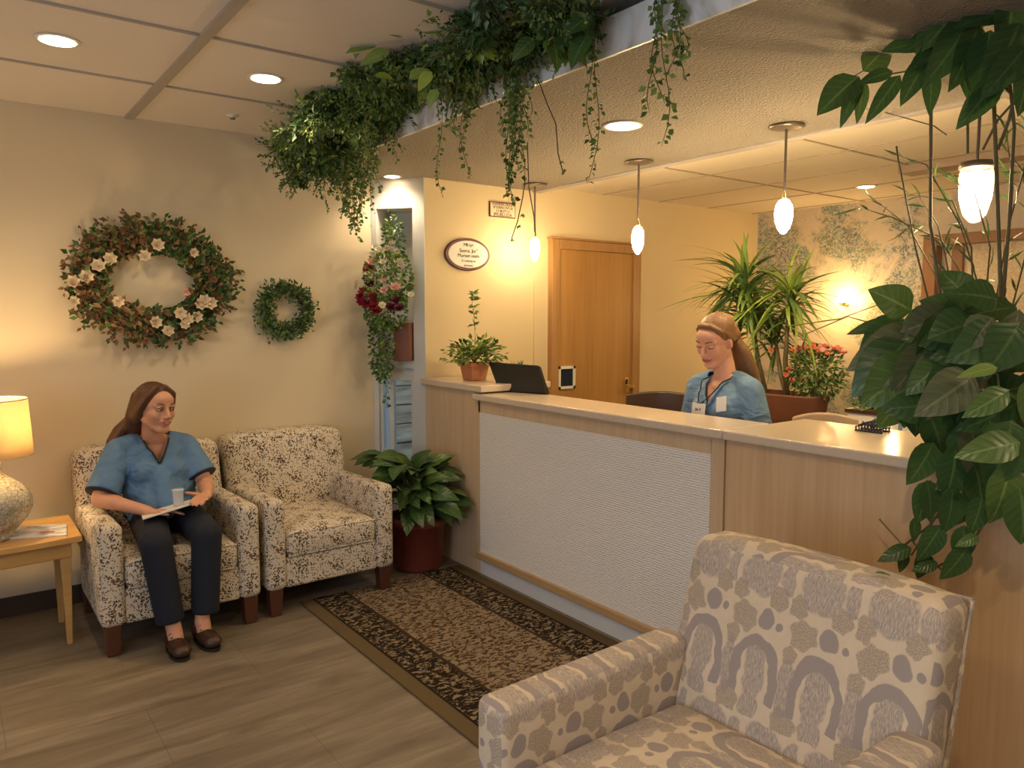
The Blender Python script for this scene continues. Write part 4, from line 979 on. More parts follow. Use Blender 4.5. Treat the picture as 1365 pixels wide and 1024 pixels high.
# dark wire object on the counter
t = thing('wire_tray', 'small dark blue wire tray lying on the counter right end', 'tray', (2.90, 1.50, 1.09))
mm = MB(); base_ = at(1163, 574, 2, 1.095)
for i in range(9):
    a0 = -.05+.0125*i; mm.tube([(base_.x-.03, base_.y+a0, 1.093), (base_.x-.035, base_.y+a0, 1.10+.028*math.sin(PI*(i+1)/10)), (base_.x+.035, base_.y+a0, 1.10+.035*math.sin(PI*(i+1)/10)), (base_.x+.03, base_.y+a0, 1.093)], .003, 6)
for k in (-.03, .03): mm.tube([(base_.x+k, base_.y-.055, 1.094), (base_.x+k, base_.y+.055, 1.094)], .004, 6)
for i in range(5): mm.tube([(base_.x-.03, base_.y-.05+.02*i, 1.10+.02*(i%2)), (base_.x, base_.y-.04+.02*i, 1.125), (base_.x+.03, base_.y-.03+.02*i, 1.11)], .004, 6)
mm.build('wires', plain('dark blue wire', (.02, .022, .05), .3), t)
t.location = (base_.x, base_.y, 1.09)
for c in t.children: c.location = -Vector(t.location)

# ------------------------------------------------------------------ big foreground plants standing on the counter
def bigleaf(mb, px, py, X, dx, dy, L, W, mi, tilt=.2, droop=.3, tow=-.15):
    p = at(px, py, 0, X); d = (RT*dx-UP*dy).normalized()+FW*tow; n = (-FW+UP*.35)+rv(tilt); mb.leaf(p, d, n, L, W, mi, droop, .15, 7)
    return p
BX, BY = 2.72, .84
t = thing('broadleaf_plant', 'large glossy broad-leaved plant spilling over the counter right end', 'plant', (BX, BY, 1.09))
MB().lathe([(.09, 0), (.13, .15), (.135, .16), (.12, .155)], (BX, BY, 1.091), 28).build('pot', 'brownpot', t, True)
ctr = Vector((BX, BY, 1.24))
lv = MB(); M5 = ['green_big', 'green_big2', 'leaf_dull', 'green_lime', 'stem', 'green_dark', 'green_light']
spec = [  # px,py of the base; X; direction; length; width; material
 (1205, 425, 2.5, -1, .9, .20, .13, 0), (1215, 415, 2.5, -.6, -.35, .15, .12, 1), (1230, 440, 2.45, -1, .45, .26, .13, 2), (1190, 430, 2.5, -1, .15, .15, .05, 5),
 (1210, 455, 2.4, -.9, .75, .24, .15, 0), (1225, 480, 2.4, -.9, .7, .22, .17, 1), (1185, 480, 2.42, -.6, 1, .17, .14, 0), (1215, 505, 2.45, -.1, 1, .16, .12, 0),
 (1240, 460, 2.4, -.6, .8, .18, .12, 2), (1260, 470, 2.4, .4, 1, .18, .13, 2), (1200, 530, 2.45, -.6, .9, .12, .10, 1), (1218, 515, 2.38, .1, 1, .16, .11, 0), (1235, 545, 2.38, .4, .9, .16, .12, 0),
 (1245, 590, 2.36, -.5, .85, .15, .09, 0), (1240, 640, 2.36, -.3, 1, .14, .08, 0), (1275, 600, 2.36, -.2, 1, .15, .10, 0), (1270, 650, 2.34, -.1, 1, .14, .09, 5),
 (1290, 560, 2.34, .3, 1, .2, .14, 2), (1300, 500, 2.34, -.8, .5, .2, .13, 2), (1330, 490, 2.3, -.9, .1, .11, .04, 6), (1345, 520, 2.3, -.9, .5, .14, .07, 1), (1360, 590, 2.28, -1, .15, .17, .09, 1),
 (1350, 560, 2.3, -.3, 1, .2, .15, 5), (1320, 560, 2.3, .1, 1, .2, .15, 0), (1345, 620, 2.3, -.2, 1, .17, .12, 1), (1300, 620, 2.32, .2, 1, .14, .10, 0), (1310, 660, 2.32, -.3, 1, .12, .07, 0),
 (1285, 700, 2.32, -.1, 1, .12, .07, 5), (1360, 650, 2.28, .1, 1, .16, .12, 0), (1340, 440, 2.4, -.8, .4, .18, .13, 5), (1300, 430, 2.4, -1, .2, .14, .13, 5), (1330, 400, 2.45, -.7, -.2, .13, .11, 0), (1290, 400, 2.5, -.4, -.5, .12, .11, 0),
 (1360, 430, 2.4, -.6, .9, .17, .13, 5), (1270, 420, 2.5, -.8, .2, .16, .12, 2), (1255, 700, 2.33, -.6, .9, .13, .07, 0), (1235, 735, 2.33, -.3, 1, .09, .055, 0), (1215, 730, 2.33, -1, .3, .11, .05, 0), (1250, 750, 2.33, -1, .25, .08, .04, 0),
 (1290, 730, 2.3, -.7, .9, .12, .07, 0), (1305, 715, 2.3, -.9, .3, .07, .035, 1), (1235, 640, 2.33, .2, 1, .13, .08, 5), (1205, 735, 2.33, -.1, 1, .07, .04, 0), (1218, 690, 2.34, .1, 1, .08, .04, 0)]
for s_ in spec: p = bigleaf(lv, *s_)
for _ in range(110):                      # dense core
    px = R.uniform(1235, 1400); py = R.uniform(400, 660); X = R.uniform(2.36, 2.75)
    if px < 1280 and py > 560: continue
    bigleaf(lv, px, py, X, R.uniform(-1, .6), R.uniform(-.1, 1), R.uniform(.11, .18), R.uniform(.08, .13), R.choice((0, 5, 5, 1, 2, 0)), .5)
lv.build('foliage', M5, t, True)
stm = MB()
for pts in (((1340, 620), (1330, 500), (1290, 450), (1220, 440)), ((1330, 600), (1290, 520), (1230, 500)), ((1345, 560), (1300, 590), (1260, 670), (1215, 740), (1172, 692)), ((1345, 640), (1310, 700), (1290, 735), (1250, 755)), ((1250, 640), (1240, 700), (1195, 735)), ((1240, 690), (1300, 690), (1335, 640)), ((1215, 720), (1235, 745), (1260, 762))):
    stm.tube([at(x, y, 0, 2.42) for x, y in pts], .0035, 6)
stm.build('stems', 'stem', t, True)
# tall cane plant
SX, SY = 2.62, .99
t = thing('cane_plant', 'tall cane-stemmed plant with pointed leaves arching from the upper right', 'plant', (2.78, 1.08, 1.09))
MB().lathe([(.07, 0), (.10, .13), (.105, .14), (.09, .135)], (2.78, 1.08, 1.091), 28).build('pot', 'terracotta', t, True)
stm = MB()
def P3(l, X=2.62): return [at(x, y, 0, X+.0*i) for i, (x, y) in enumerate(l)]
for l, r in ((((1290, 590), (1262, 450), (1240, 300), (1241, 140), (1255, 60)), .0055), (((1310, 590), (1335, 420), (1330, 280), (1325, 140), (1340, 110)), .006), (((1305, 590), (1330, 460), (1345, 300), (1352, 170), (1345, 100), (1330, 70)), .005),
             (((1285, 590), (1220, 330), (1197, 210), (1195, 195)), .003), (((1330, 200), (1345, 160), (1352, 130), (1330, 105)), .005), (((1290, 205), (1290, 150)), .004), (((1310, 200), (1330, 160), (1348, 140), (1365, 135)), .004),
             (((1262, 180), (1245, 168), (1180, 150)), .002), (((1180, 100), (1140, 60), (1215, 20)), .002), (((1340, 110), (1300, 90), (1240, 90), (1150, 105)), .003), (((1340, 110), (1300, 40), (1250, 10), (1200, 30)), .003), (((1120, 112), (1150, 95), (1170, 60), (1220, 20), (1262, 22)), .002)):
    stm.tube(P3(l), r, 7)
stm.build('canes', 'stem', t, True)
lv = MB()
for (px, py, dx, dy, L, W, mi) in ((1145, 102, -1, .75, .19, .12, 0), (1146, 104, -.45, 1, .18, .055, 0), (1150, 106, -.1, 1, .15, .05, 1), (1190, 95, -1, .3, .12, .05, 0), (1200, 100, -.7, .9, .19, .06, 0), (1150, 95, .9, -.9, .15, .10, 1),
    (1222, 22, -1, .5, .15, .06, 0), (1225, 60, -1, .05, .12, .07, 5), (1240, 75, -.6, .8, .18, .08, 0), (1240, 90, 0, 1, .15, .06, 0), (1300, 20, -.7, 1, .26, .12, 5), (1305, 30, -.35, 1, .22, .10, 0), (1290, 0, -.9, .9, .2, .1, 1), (1320, 40, -.2, 1, .22, .11, 5),
    (1360, 30, -.5, 1, .24, .12, 0), (1325, 100, -.6, 1, .16, .07, 1), (1330, 110, -.7, .7, .18, .08, 0), (1300, -5, .1, .8, .12, .06, 3), (1350, -10, -.1, 1, .2, .12, 0), (1370, 60, -.9, 1, .2, .09, 5), (1290, 60, .2, 1, .15, .1, 0), (1270, 40, -.8, .9, .17, .1, 5), (1280, 90, .3, 1, .1, .04, 0), (1262, 20, -.5, .5, .15, .09, 1), (1340, 20, -1, .1, .15, .1, 5), (1235, 30, -.2, 1, .1, .05, 0), (1368, 90, -.1, 1, .14, .08, 0), (1265, 65, -.9, .35, .14, .09, 0), (1250, 45, -1, .5, .12, .07, 5)):
    bigleaf(lv, px, py, 2.55, dx, dy, L, W, mi, .25, .25)
lv.build('foliage', M5, t, True)
# wispy frond plant behind
t = thing('frond_plant', 'wispy dark grassy fronds rising between the canes at the right', 'plant', (3.02, 1.02, 1.09))
MB().lathe([(.06, 0), (.085, .12), (.09, .13), (.075, .125)], (2.94, 1.02, 1.091), 24).build('pot', 'brownpot', t, True)
lv = MB()
def frond(l, r=.003, X=2.9, n=8):
    ps = P3(l, X); lv.tube(ps, [r]*(len(ps)-1)+[.0008], 5, mi=4)
    for i in range(len(ps)-1):
        for k in range(n): q = ps[i].lerp(ps[i+1], k/n); (lv.leaf(q, (ps[i+1]-ps[i]).normalized()+rv(.8), rv()-FW, R.uniform(.05, .11), .009, R.choice((0, 5, 1)), .3, .1, 3) if R.random() < .55 else None)
for l in (((1300, 560), (1290, 380), (1255, 320), (1190, 290), (1140, 275)), ((1300, 560), (1310, 400), (1280, 300), (1235, 220), (1190, 205)), ((1290, 560), (1265, 400), (1210, 300), (1160, 262)), ((1310, 560), (1340, 380), (1350, 250), (1340, 160)),
          ((1310, 560), (1370, 330), (1365, 230), (1330, 185)), ((1300, 560), (1320, 330), (1300, 260), (1260, 235)), ((1300, 500), (1295, 330), (1270, 268), (1205, 258)), ((1300, 560), (1260, 340), (1250, 300), (1225, 262)), ((1310, 560), (1390, 400), (1380, 300)), ((1310, 500), (1345, 300), (1372, 200), (1368, 160))):
    frond(l)
lv.build('foliage', M5, t, True)
stm = MB()
for l in (((1290, 500), (1200, 395), (1120, 425), (1050, 435)), ((1050, 520), (1075, 445), (1130, 422), (1165, 432))): stm.tube(P3(l, 3.3), .003, 6)
stm.build('runner_stem', 'stem', t, True)

# ------------------------------------------------------------------ people
def head_parts(mb, M, s=1.0, smile=0):
    """skull, jaw, cheeks, nose, ears and neck in head space: face towards -y, up z"""
    R3 = M.to_3x3()
    def E(c, r, rot=None):
        m3 = R3 @ rot.to_matrix() if rot else R3
        mb.ball(M @ (Vector(c)*s), tuple(q*s for q in r), m3, 20, 14)
    def Cp(a, ra, b, rb): caps(mb, M @ (Vector(a)*s), ra*s, M @ (Vector(b)*s), rb*s, 12)
    E((0, .012, .030), (.073, .092, .082)); E((0, -.022, -.028), (.061, .060, .070))
    for k in (-1, 1):
        Cp((k*.050, .005, -.050), .020, (k*.016, -.062, -.092), .017)
        E((k*.034, -.050, -.022), (.028, .026, .030)); Cp((k*.012, -.078, .024), .010, (k*.046, -.062, .022), .009)
        E((k*.074, .012, -.006), (.008, .018, .030), Euler((.15, 0, k*.35))); E((k*.066, .010, -.012), (.014, .016, .02))
        E((k*.012, -.094, -.032), (.0085, .009, .007))
    E((0, -.070, -.094), (.019, .015, .014)); E((0, -.02, -.085), (.045, .05, .022))
    Cp((0, -.078, .014), .009, (0, -.101, -.026), .0105); E((0, -.078, -.056), (.026, .014, .020))
    E((0, -.055, .045), (.050, .03, .035))
def face_children(M, body, s, look=0, smile=1, lids=.35, skin='skin'):
    def W(p): return M @ (Vector(p)*s)
    R3 = M.to_3x3()
    for k in (-1, 1):
        c = Vector((k*.031, -.0715, .006)); e = MB(); e.ball(W(c), (.0122 if lids < .6 else .0095)*s, None, 16, 12); eo = e.build('eye', 'eyewhite', body, True)
        g = Vector((look, -1, -.05-lids*.5)).normalized(); i = MB(); i.ball(W(c+g*(.0078 if lids < .6 else .004)), .0062*s, None, 12, 8); i.build('iris', 'iris', eo, True)
        l = MB(); zt = .0045-.013*max(0, lids-.3)
        pts = [W((k*.031+(-.0145+.029*j/6), -.0845+.010*((j-3)/3)**2, .006+zt+.0055*(1-((j-3)/3)**2)*(1-lids))) for j in range(7)]
        l.tube(pts, [.0012, .0018, .0022, .0022, .0022, .0018, .0012], 6); l.build('eyelash', 'brow', body, True)
        u = MB(); u.ball(W(c+Vector((0, .0005, .0070) if lids < .6 else (0, .0, .0015))), ((.0148*s, .0126*s, .0082*s) if lids < .6 else (.0150*s, .0132*s, .0115*s)), R3, 14, 8); u.build('eyelid', skin, body, True)
        b = MB(); b.tube([W((k*(.013+.036*j/5), -.0865+.016*(j/5)**2, .0275+.006*math.sin(PI*j/5*.8))) for j in range(6)], [.0016, .0028, .003, .0026, .002, .001], 6, flat=.7); b.build('eyebrow', 'brow', body, True)
    up_ = MB(); lo = MB(); w_ = .024+.006*smile
    for mbx, dz, r in ((up_, .0032+.0012*smile, .0030), (lo, -.0040-.001*smile, .0040)):
        mbx.tube([W((-w_+2*w_*j/8, -.0925+.016*((j-4)/4)**2, -.056+dz*(1-((j-4)/4)**2)+.006*smile*((j-4)/4)**2)) for j in range(9)], [.001]+[r*s*(.6+.4*(1-((j-4)/4)**2)) for j in range(1, 8)]+[.001], 8)
    up_.v += lo.v and []; n0 = len(up_.v); up_.add(lo.v, lo.f); up_.build('lips', 'lips', body, True)
    if smile > .5:
        te = MB(); te.tube([W((-.015+.03*j/6, -.0915+.006*((j-3)/3)**2, -.0555+.002*((j-3)/3)**2)) for j in range(7)], .0024*s, 6); te.build('teeth', 'teeth', body, True)
def hand_parts(mb, wrist, dirn, palm_n, side, s=1.0, curl=.5, thumb_in=.5):
    """palm and five separate bent fingers. dirn: towards the knuckles, palm_n: out of the palm, side: towards the thumb"""
    d = Vector(dirn).normalized(); n = Vector(palm_n); n = (n-d*n.dot(d)).normalized(); t = d.cross(n)
    if t.dot(Vector(side)) < 0: t = -t
    w = Vector(wrist)
    for k in (-1.2, -.4, .4, 1.2): caps(mb, w+d*.01*s+t*k*.013*s, .0125*s, w+d*.078*s+t*k*.0175*s, .0105*s, 10)
    for k, L in ((1.25, .9), (.42, 1.0), (-.42, .94), (-1.25, .74)):
        p = w+d*.082*s+t*k*.0185*s; dd = d+t*k*.05; dd.normalize()
        for j, (l, r0, r1) in enumerate(((.038, .0088, .0082), (.025, .0082, .0074), (.02, .0074, .0062))):
            a = curl*(j*.9+.45); q = dd*math.cos(a)+n*math.sin(a); e = p+q*l*L*s; caps(mb, p, r0*s, e, r1*s, 9); p = e
    p = w+d*.022*s+t*.022*s+n*.004*s
    for l, r0, r1, f in ((.042, .0125, .0105, .95), (.032, .0100, .0088, .45), (.024, .0088, .0070, .15)):
        q = (d*.75+t*f+n*thumb_in).normalized(); e = p+q*l*s; caps(mb, p, r0*s, e, r1*s, 9); p = e
def frust(mb, p0, r0, p1, r1, n=22, flat=1.0): mb.tube([p0, Vector(p0).lerp(Vector(p1), .5), p1], [r0, (r0+r1)/2, r1], n, flat=flat)

# ---- seated woman, smiling, holding papers
WP = thing('person', 'smiling woman in blue scrub top and navy trousers seated with papers on her lap', 'person', (.86, 4.0, 0))
HS = 1.07
HM = Matrix.Translation((.825, 4.085, 1.085)) @ Euler((math.radians(4), math.radians(3), math.radians(22))).to_matrix().to_4x4()
bm_ = MB(); head_parts(bm_, HM, HS)
N0 = Vector((.820, 4.155, .93)); nk = HM @ Vector((0, .022, -.06))
caps(bm_, nk, .050, N0, .056); 
chain(bm_, [(.68, 4.19, .875), (.82, 4.18, .90), (.96, 4.19, .868)], [.046, .06, .046])
bm_.ball((.825, 4.18, .80), (.155, .095, .14)); bm_.ball((.84, 4.17, .66), (.15, .11, .15)); bm_.ball((.855, 4.19, .56), (.175, .13, .10))
bm_.ball((.77, 4.09, .775), (.06, .05, .055)); bm_.ball((.885, 4.09, .77), (.06, .05, .055))
aL = [(.665, 4.185, .865), (.555, 4.075, .665), (.735, 3.905, .612)]; aR = [(.975, 4.185, .86), (1.045, 4.065, .680), (1.005, 3.895, .655)]
for a_, hd, pn, sd in ((aL, (.85, -.35, -.10), (.1, -.5, 1), (0, -1, 0)), (aR, (-.55, -.75, -.05), (-.3, -.2, 1), (-1, 0, 0))):
    chain(bm_, a_, [.050, .040, .026]); m1 = Vector(a_[1]).lerp(Vector(a_[2]), .35); caps(bm_, a_[1], .040, m1, .039)
hand_parts(bm_, aL[2], (.9, -.3, -.06), (0, -.2, -1), (0, -1, .2), .98, .18, .1)
hand_parts(bm_, aR[2], (-.50, -.75, .05), (-.3, .1, -1), (-1, .3, .3), .98, .30, -.12)
kL = (.725, 3.715, .500); kR = (.950, 3.715, .508)
for h, k_, an in (((.775, 4.17, .535), kL, (.775, 3.655, .10)), ((.935, 4.17, .535), kR, (.905, 3.675, .105))):
    chain(bm_, [h, k_], [.075, .048]); chain(bm_, [k_, (k_[0]*.6+an[0]*.4, 3.700, .34), an], [.046, .040, .034])
    caps(bm_, an, .036, (an[0]+.005, an[1]-.02, .045), .034); caps(bm_, (an[0], an[1]+.03, .05), .025, (an[0]+.005, an[1]-.10, .032), .018)
body = blob('body', bm_, .0052, 'skin', WP, 6, fac=.5)
face_children(HM, body, HS, .25, 1, .22, 'skin')
# scrub top
tp_ = MB()
chain(tp_, [(.665, 4.19, .872), (.745, 4.185, .90), (.90, 4.185, .896), (.975, 4.19, .866)], [.066, .060, .060, .066])
tp_.ball((.825, 4.175, .80), (.172, .122, .155)); tp_.ball((.84, 4.15, .67), (.180, .140, .15)); tp_.ball((.85, 4.15, .585), (.198, .155, .075))
tp_.ball((.765, 4.085, .77), (.078, .062, .070)); tp_.ball((.89, 4.085, .765), (.078, .062, .070)); caps(tp_, (.83, 4.06, .74), .055, (.84, 4.02, .61), .06)
for a_, q1 in ((aL, .88), (aR, .80)):
    A0 = Vector(a_[0]); A1 = A0.lerp(Vector(a_[1]), q1); frust(tp_, A0, .070, A1+Vector((0, 0, .0)), .078); tp_.ball(A0, .070, None, 16, 12)
frust(tp_, (.845, 4.14, .66), .15, (.85, 4.14, .545), .205, 28, .72)
VB = .815                                # bottom of the V
def vcut(c):
    z = c.z-VB; x = c.x-.826; 
    if c.y < 4.17 and z > 0 and abs(x) < z*.52: return True
    return (Vector((c.x-.82, c.y-4.165, 0)).length < .060 and c.z > .905)
top = blob('scrub_top', tp_, .0075, 'scrub', WP, 5, vcut, .003)
from mathutils.bvhtree import BVHTree
def surf(o, p, d):
    dg = bpy.context.evaluated_depsgraph_get(); bt = BVHTree.FromPolygons([v.co[:] for v in o.data.vertices], [tuple(f.vertices) for f in o.data.polygons])
    h = bt.ray_cast(Vector(p), Vector(d)); return h[0]
def find(o, p, rmax=.3):
    bt = BVHTree.FromPolygons([v.co[:] for v in o.data.vertices], [tuple(f.vertices) for f in o.data.polygons]); return bt
bt = find(top, 0); vt = MB()
for k in (-1, 1):
    pts = []
    for j in range(9):
        z = VB+j*.0125; x = .826+k*(z-VB)*.52+k*.002; h = bt.find_nearest(Vector((x, 4.04+.011*j, z)))[0]; pts.append(h+Vector((0, -.002, 0)))
    vt.tube(pts, .0055, 8, flat=.7)
vt.build('neck_trim', 'navytrim', top, True)
for a_, q1 in ((aL, .88), (aR, .80)):
    A0 = Vector(a_[0]); A1 = A0.lerp(Vector(a_[1]), q1); dd = (Vector(a_[1])-A0).normalized(); cf = MB(); frust(cf, A1-dd*.002, .0775, A1+dd*.004, .0765); cf.build('sleeve_trim', 'navytrim', top, True)
# trousers
tr_ = MB(); tr_.ball((.855, 4.19, .555), (.188, .145, .10))
for h, k_, an in (((.775, 4.15, .530), kL, (.765, 3.672, .135)), ((.935, 4.15, .530), kR, (.925, 3.692, .135))):
    chain(tr_, [h, k_], [.092, .070]); tr_.ball((k_[0], k_[1], k_[2]-.005), .068, None, 16, 12); frust(tr_, (k_[0], k_[1], k_[2]), .070, an, .063)
trs = blob('trousers', tr_, .008, 'navy', WP, 5)
for (an, rz) in (((.775, 3.655), .05), ((.905, 3.675), .15)):
    sb = MB(); x, y = an; c_, s_ = math.cos(rz), math.sin(rz)
    def T(px, py, pz): return Vector((x+px*c_-py*s_, y+px*s_+py*c_, pz))
    m3 = Matrix.Rotation(rz, 3, 'Z')
    sb.ball(T(0, .03, .042), (.037, .05, .040), m3, 16, 10); sb.ball(T(0, -.055, .040), (.045, .075, .036), m3, 16, 10); sb.ball(T(0, -.105, .036), (.044, .045, .030), m3, 16, 10)
    frust(sb, T(0, .02, .05), .046, T(0, .015, .088), .042)
    so = blob('shoe', sb, .006, 'shoe', WP, 3, lambda c: c.z < .004)
    sl = MB(); n = 24
    pf = [T(.046*math.cos(2*PI*i/n)*(1 if math.sin(2*PI*i/n) < 0 else .85), (-.038+.118*math.sin(2*PI*i/n)), 0) for i in range(n)]
    sl.prism([(p.x, p.y) for p in pf], .001, .014); sl.build('sole', 'black', so)
    lc = MB()
    for yy, zz in ((-.055, .077), (-.035, .083), (-.012, .090)): lc.tube([T(-.026, yy, zz-.008), T(0, yy-.004, zz), T(.026, yy, zz-.008)], .0028, 6)
    lc.tube([T(0, -.02, .09), T(-.022, -.03, .098), T(-.03, -.02, .088)], .002, 5); lc.tube([T(0, -.02, .09), T(.022, -.03, .098), T(.03, -.02, .088)], .002, 5)
    lc.build('laces', 'black', so)
# hair
def hair_cap(mb, M, s, k=1.0):
    R3 = M.to_3x3(); mb.ball(M @ (Vector((0, .026, .040))*s), tuple(q*s for q in (.082*k, .096*k, .084*k)), R3, 24, 16)
hr = MB(); hair_cap(hr, HM, HS)
def HP(*p): return HM @ (Vector(p)*HS)
for k in (-1, 1):                       # temples
    chain(hr, [HP(-.01+k*.022, -.040, .104), HP(k*.060, -.034, .070), HP(k*.078, .000, .015), HP(k*.078, .030, -.05)], [.016, .017, .020, .024])
# long locks: over her right shoulder and down her back
for dx, dy, ex, ey, r_ in ((0, 0, .655, 4.222, .026), (-.004, .012, .685, 4.235, .030), (.012, .025, .725, 4.25, .032), (.004, .03, .640, 4.240, .022)):
    chain(hr, [HP(-.052, .012+dy, .055), HP(-.070+dx*.5, .022+dy, -.03), Vector((.722, 4.19+dy*.6, 1.015)), Vector(((ex+.715)/2, (ey+4.215)/2, .965)), Vector((ex, ey, .915)), Vector((ex-.03, ey+.02, .84))], [.024, .026, .030, .032, r_, .006])
for x, w_ in ((-.05, .03), (-.02, .034), (.015, .034), (.045, .03)):
    chain(hr, [HP(x, .072, .05), HP(x*1.2, .085, -.05), Vector((.81+x*1.2, 4.235, .92)), Vector((.80+x*1.5, 4.255, .80))], [.030, .036, .034, .012])
chain(hr, [HP(.074, .02, .0), HP(.075, .05, -.07), Vector((.875, 4.19, .945)), Vector((.885, 4.225, .90))], [.016, .024, .022, .010])
hair = blob('hair', hr, .0048, 'hair_dark', WP, 9)

# papers and clear cup
ppr = MB(); q = [Vector((.690, 3.800, .600)), Vector((.985, 3.800, .652)), Vector((1.01, 3.97, .632)), Vector((.715, 3.97, .586))]
for i in range(4): ppr.v.append(tuple(q[i]))
for i in range(4): ppr.v.append(tuple(q[i]+Vector((0, 0, .005))))
ppr.f = [(3,2,1,0),(4,5,6,7),(0,1,5,4),(1,2,6,5),(2,3,7,6),(3,0,4,7)]; ppr.mi = [0]*6
tag(ppr.build('paper_stack', 'paper'), 'white papers held tilted on the seated woman\'s lap', 'paper')
t = thing('clear_cup', 'small clear plastic cup standing on the seated woman\'s papers', 'cup', (.865, 3.875, .625))
MB().lathe([(.0225, 0), (.026, .075), (.0275, .078), (.0245, .078), (.021, .004), (.001, .004)], (.865, 3.875, .625), 28).build('wall', 'clear', t, True)
MB().lathe([(.0285, 0), (.0285, .006), (.001, .007)], (.865, 3.875, .702), 28).build('lid', 'clear', t, True)

# ---- receptionist standing behind the counter, looking down
RP = thing('person', 'receptionist in pale blue scrubs with a ponytail looking down behind the counter', 'person', (3.03, 2.33, 0))
RS = 1.07; cx, cy = 3.03, 2.335
RM = Matrix.Translation((2.985, 2.36, 1.425)) @ Matrix.Rotation(math.radians(-90), 4, 'Z') @ Matrix.Rotation(math.radians(24), 4, 'X') @ Matrix.Rotation(math.radians(4), 4, 'Y')
bm_ = MB(); head_parts(bm_, RM, RS)
caps(bm_, RM @ Vector((0, .03, -.055)), .047, Vector((cx+.01, cy, 1.235)), .052)
chain(bm_, [(cx, cy-.15, 1.195), (cx+.01, cy, 1.225), (cx, cy+.15, 1.195)], [.038, .050, .038])
bm_.ball((cx, cy, 1.10), (.10, .145, .15)); bm_.ball((cx, cy, .94), (.095, .13, .14)); bm_.ball((cx+.01, cy, .82), (.11, .165, .11))
for k in (-1, 1): bm_.ball((cx-.075, cy+k*.06, 1.09), (.05, .055, .055))
hands = []
for k in (-1, 1):
    a_ = [(cx, cy+k*.155, 1.185), (cx+.01, cy+k*.205, .945), (cx-.20, cy+k*.10, .815)]; hands.append(a_)
    chain(bm_, a_, [.047, .037, .025]); hand_parts(bm_, a_[2], (-1, -k*.25, -.10), (0, 0, -1), (0, -k, 0), .95, .35, .2)
    chain(bm_, [(cx+.01, cy+k*.085, .80), (cx, cy+k*.09, .45), (cx+.02, cy+k*.09, .09)], [.085, .055, .036])
    caps(bm_, (cx+.04, cy+k*.09, .045), .034, (cx-.12, cy+k*.10, .035), .028)
body = blob('body', bm_, .0052, 'skin_pale', RP, 6, fac=.5)
face_children(RM, body, RS, 0, .45, .85, 'skin_pale')
tp_ = MB()
chain(tp_, [(cx, cy-.155, 1.195), (cx+.012, cy-.075, 1.235), (cx+.012, cy+.075, 1.235), (cx, cy+.155, 1.195)], [.060, .050, .050, .060])
tp_.ball((cx, cy, 1.10), (.122, .172, .16)); tp_.ball((cx, cy, .93), (.125, .165, .16))
for k in (-1, 1):
    tp_.ball((cx-.078, cy+k*.06, 1.09), (.058, .066, .066)); A0 = Vector(hands[(k+1)//2][0]); A1 = A0.lerp(Vector(hands[(k+1)//2][1]), .78)
    tp_.ball(A0, .062, None, 16, 12); frust(tp_, A0, .062, A1, .072)
frust(tp_, (cx, cy, .98), .145, (cx, cy, .76), .190, 28, .78)
VB2 = 1.115
def vcut2(c):
    z = c.z-VB2; y = c.y-(cy+.005)
    if c.x < cx-.02 and z > 0 and abs(y) < z*.46: return True
    return Vector((c.x-(cx+.0), c.y-cy, 0)).length < .056 and c.z > 1.235
top = blob('scrub_top', tp_, .0070, 'scrub2', RP, 5, vcut2, .003)
bt = find(top, 0); vt = MB()
for k in (-1, 1):
    pts = []
    for j in range(9):
        z = VB2+j*.0155; y = cy+.005+k*(z-VB2)*.46+k*.004; h = bt.find_nearest(Vector((cx-.13+.010*j, y, z)))[0]; pts.append(h+Vector((-.003, 0, 0)))
    pts.append(Vector((cx+.03, cy+k*.066, 1.265))); pts.append(Vector((cx+.06, cy+k*.03, 1.268)))
    vt.tube(pts, [.006]+[.011]*(len(pts)-1), 8, flat=.6)
vt.build('collar', 'scrub2', top, True)
ln_ = MB(); h0 = bt.find_nearest(Vector((cx-.2, cy+.018, 1.098)))[0]+Vector((-.012, 0, 0))
for k in (-1, 1):
    a0 = Vector((cx-.03, cy+k*.062, 1.235)); a1 = h0+Vector((0, k*.008, .032)); ps = [Vector((cx+.03, cy+k*.062, 1.262))]
    for j in range(8):
        p = a0.lerp(a1, j/7); h = bt.find_nearest(Vector((cx-.16, p.y, p.z)))[0]; ps.append(Vector((h.x-.006, p.y, p.z)) if abs(p.y-cy) > (p.z-VB2)*.46 else Vector((min(p.x, h.x+.01)-.004, p.y, p.z)))
    ps.append(a1); ln_.tube(ps, .0032, 6)
ln_.build('lanyard', 'black', RP, True)
def card(name, c, u, v_, w_, h_, th, mat):
    c, u, v_ = Vector(c), Vector(u).normalized(), Vector(v_).normalized(); n_ = u.cross(v_); m_ = MB()
    P_ = [c-u*w_-v_*h_, c+u*w_-v_*h_, c+u*w_+v_*h_, c-u*w_+v_*h_]; m_.add([p+n_*th for p in P_]+[p-n_*th for p in P_], [(0,1,2,3),(7,6,5,4),(0,4,5,1),(1,5,6,2),(2,6,7,3),(3,7,4,0)]); return m_.build(name, mat, RP, bevel=.001)
card('name_badge', h0, (-.1, -1, 0), (.12, 0, 1), .043, .032, .002, 'paper')
card('badge_strip', h0+Vector((-.003, 0, -.026)), (-.1, -1, 0), (.12, 0, 1), .043, .006, .0015, 'bluepaint')
text('Jnc T', .018, h0+Vector((-.0042, 0, .002)), 'ink', RP, rot=(PI/2, 0, -PI/2-.1))
h1_ = bt.find_nearest(Vector((cx-.2, cy-.105, 1.188)))[0]+Vector((-.005, -.002, 0))
card('pocket_card', h1_, (.18, -1, .22), (.25, .2, 1), .026, .036, .002, 'white')
h2_ = bt.find_nearest(Vector((cx-.2, cy-.052, 1.095)))[0]
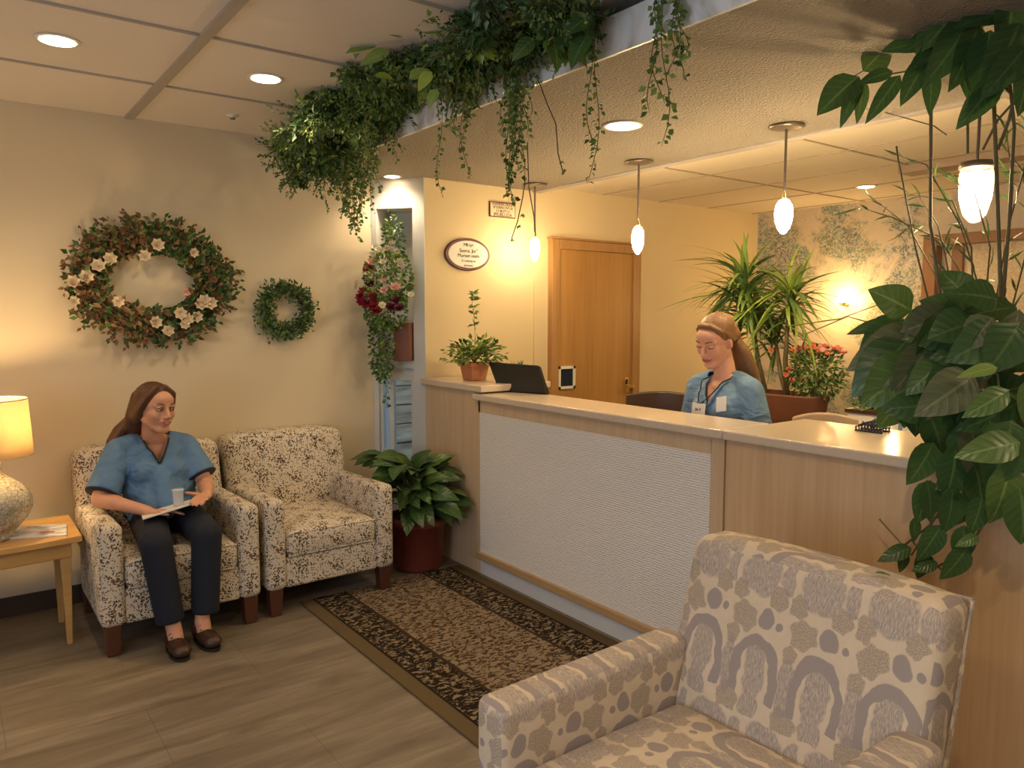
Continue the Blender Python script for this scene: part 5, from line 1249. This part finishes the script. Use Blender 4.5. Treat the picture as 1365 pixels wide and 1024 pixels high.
tr_ = MB(); tr_.ball((cx+.01, cy, .82), (.125, .18, .12))
for k in (-1, 1): chain(tr_, [(cx+.01, cy+k*.088, .79), (cx, cy+k*.09, .45)], [.095, .072]); frust(tr_, (cx, cy+k*.09, .47), .073, (cx+.02, cy+k*.09, .10), .070)
blob('trousers', tr_, .01, 'scrub2', RP, 4)
for k in (-1, 1):
    sb = MB(); sb.ball((cx+.03, cy+k*.09, .042), (.05, .038, .040)); sb.ball((cx-.06, cy+k*.095, .038), (.085, .046, .036)); frust(sb, (cx+.02, cy+k*.09, .05), .045, (cx+.02, cy+k*.09, .085), .042)
    blob('shoe', sb, .007, 'black', RP, 3, lambda c: c.z < .002)
hr = MB(); hair_cap(hr, RM, RS, .985)
def RQ(*p): return RM @ (Vector(p)*RS)
for k in (-1, 1): chain(hr, [RQ(k*.022, -.046, .096), RQ(k*.058, -.030, .066), RQ(k*.074, .010, .032), RQ(k*.05, .085, .0)], [.0115, .011, .012, .028]); chain(hr, [RQ(k*.074, .0, .03), RQ(k*.072, .03, .0), RQ(k*.04, .09, -.01)], [.010, .014, .024])
chain(hr, [RQ(-.03, -.048, .094), RQ(0, -.052, .096), RQ(.03, -.048, .094)], [.0115, .0115, .0115])
hr.ball(RQ(0, .115, .005), .030, None, 14, 10)
for dx in (-.018, 0, .018):
    chain(hr, [RQ(dx, .118, .005), Vector((cx+.105, cy-.02+dx, 1.36)), Vector((cx+.135, cy-.035+dx*1.6, 1.27)), Vector((cx+.155, cy-.05+dx*1.8, 1.17)), Vector((cx+.165, cy-.06+dx, 1.08))], [.026, .032, .032, .024, .007])
blob('hair', hr, .0048, 'hair_blond', RP, 7)
tb = MB(); tb.ball(RQ(0, .132, .0), (.012, .02, .02), None, 12, 8); tb.build('hair_tie', 'black', RP, True)

# ------------------------------------------------------------------ world and render look
w = bpy.data.worlds.new('world'); sc.world = w; w.use_nodes = True
bg = w.node_tree.nodes['Background']; bg.inputs[0].default_value = (.62, .78, 1, 1); bg.inputs[1].default_value = 1.2
sc.view_settings.view_transform = 'Standard'; sc.view_settings.look = 'None'; sc.view_settings.exposure = 0.42; sc.view_settings.gamma = 1; sc.view_settings.use_curve_mapping = False
sc.cycles.use_denoising = True; sc.cycles.max_bounces = 8; sc.cycles.transmission_bounces = 8; sc.cycles.sample_clamp_indirect = 6
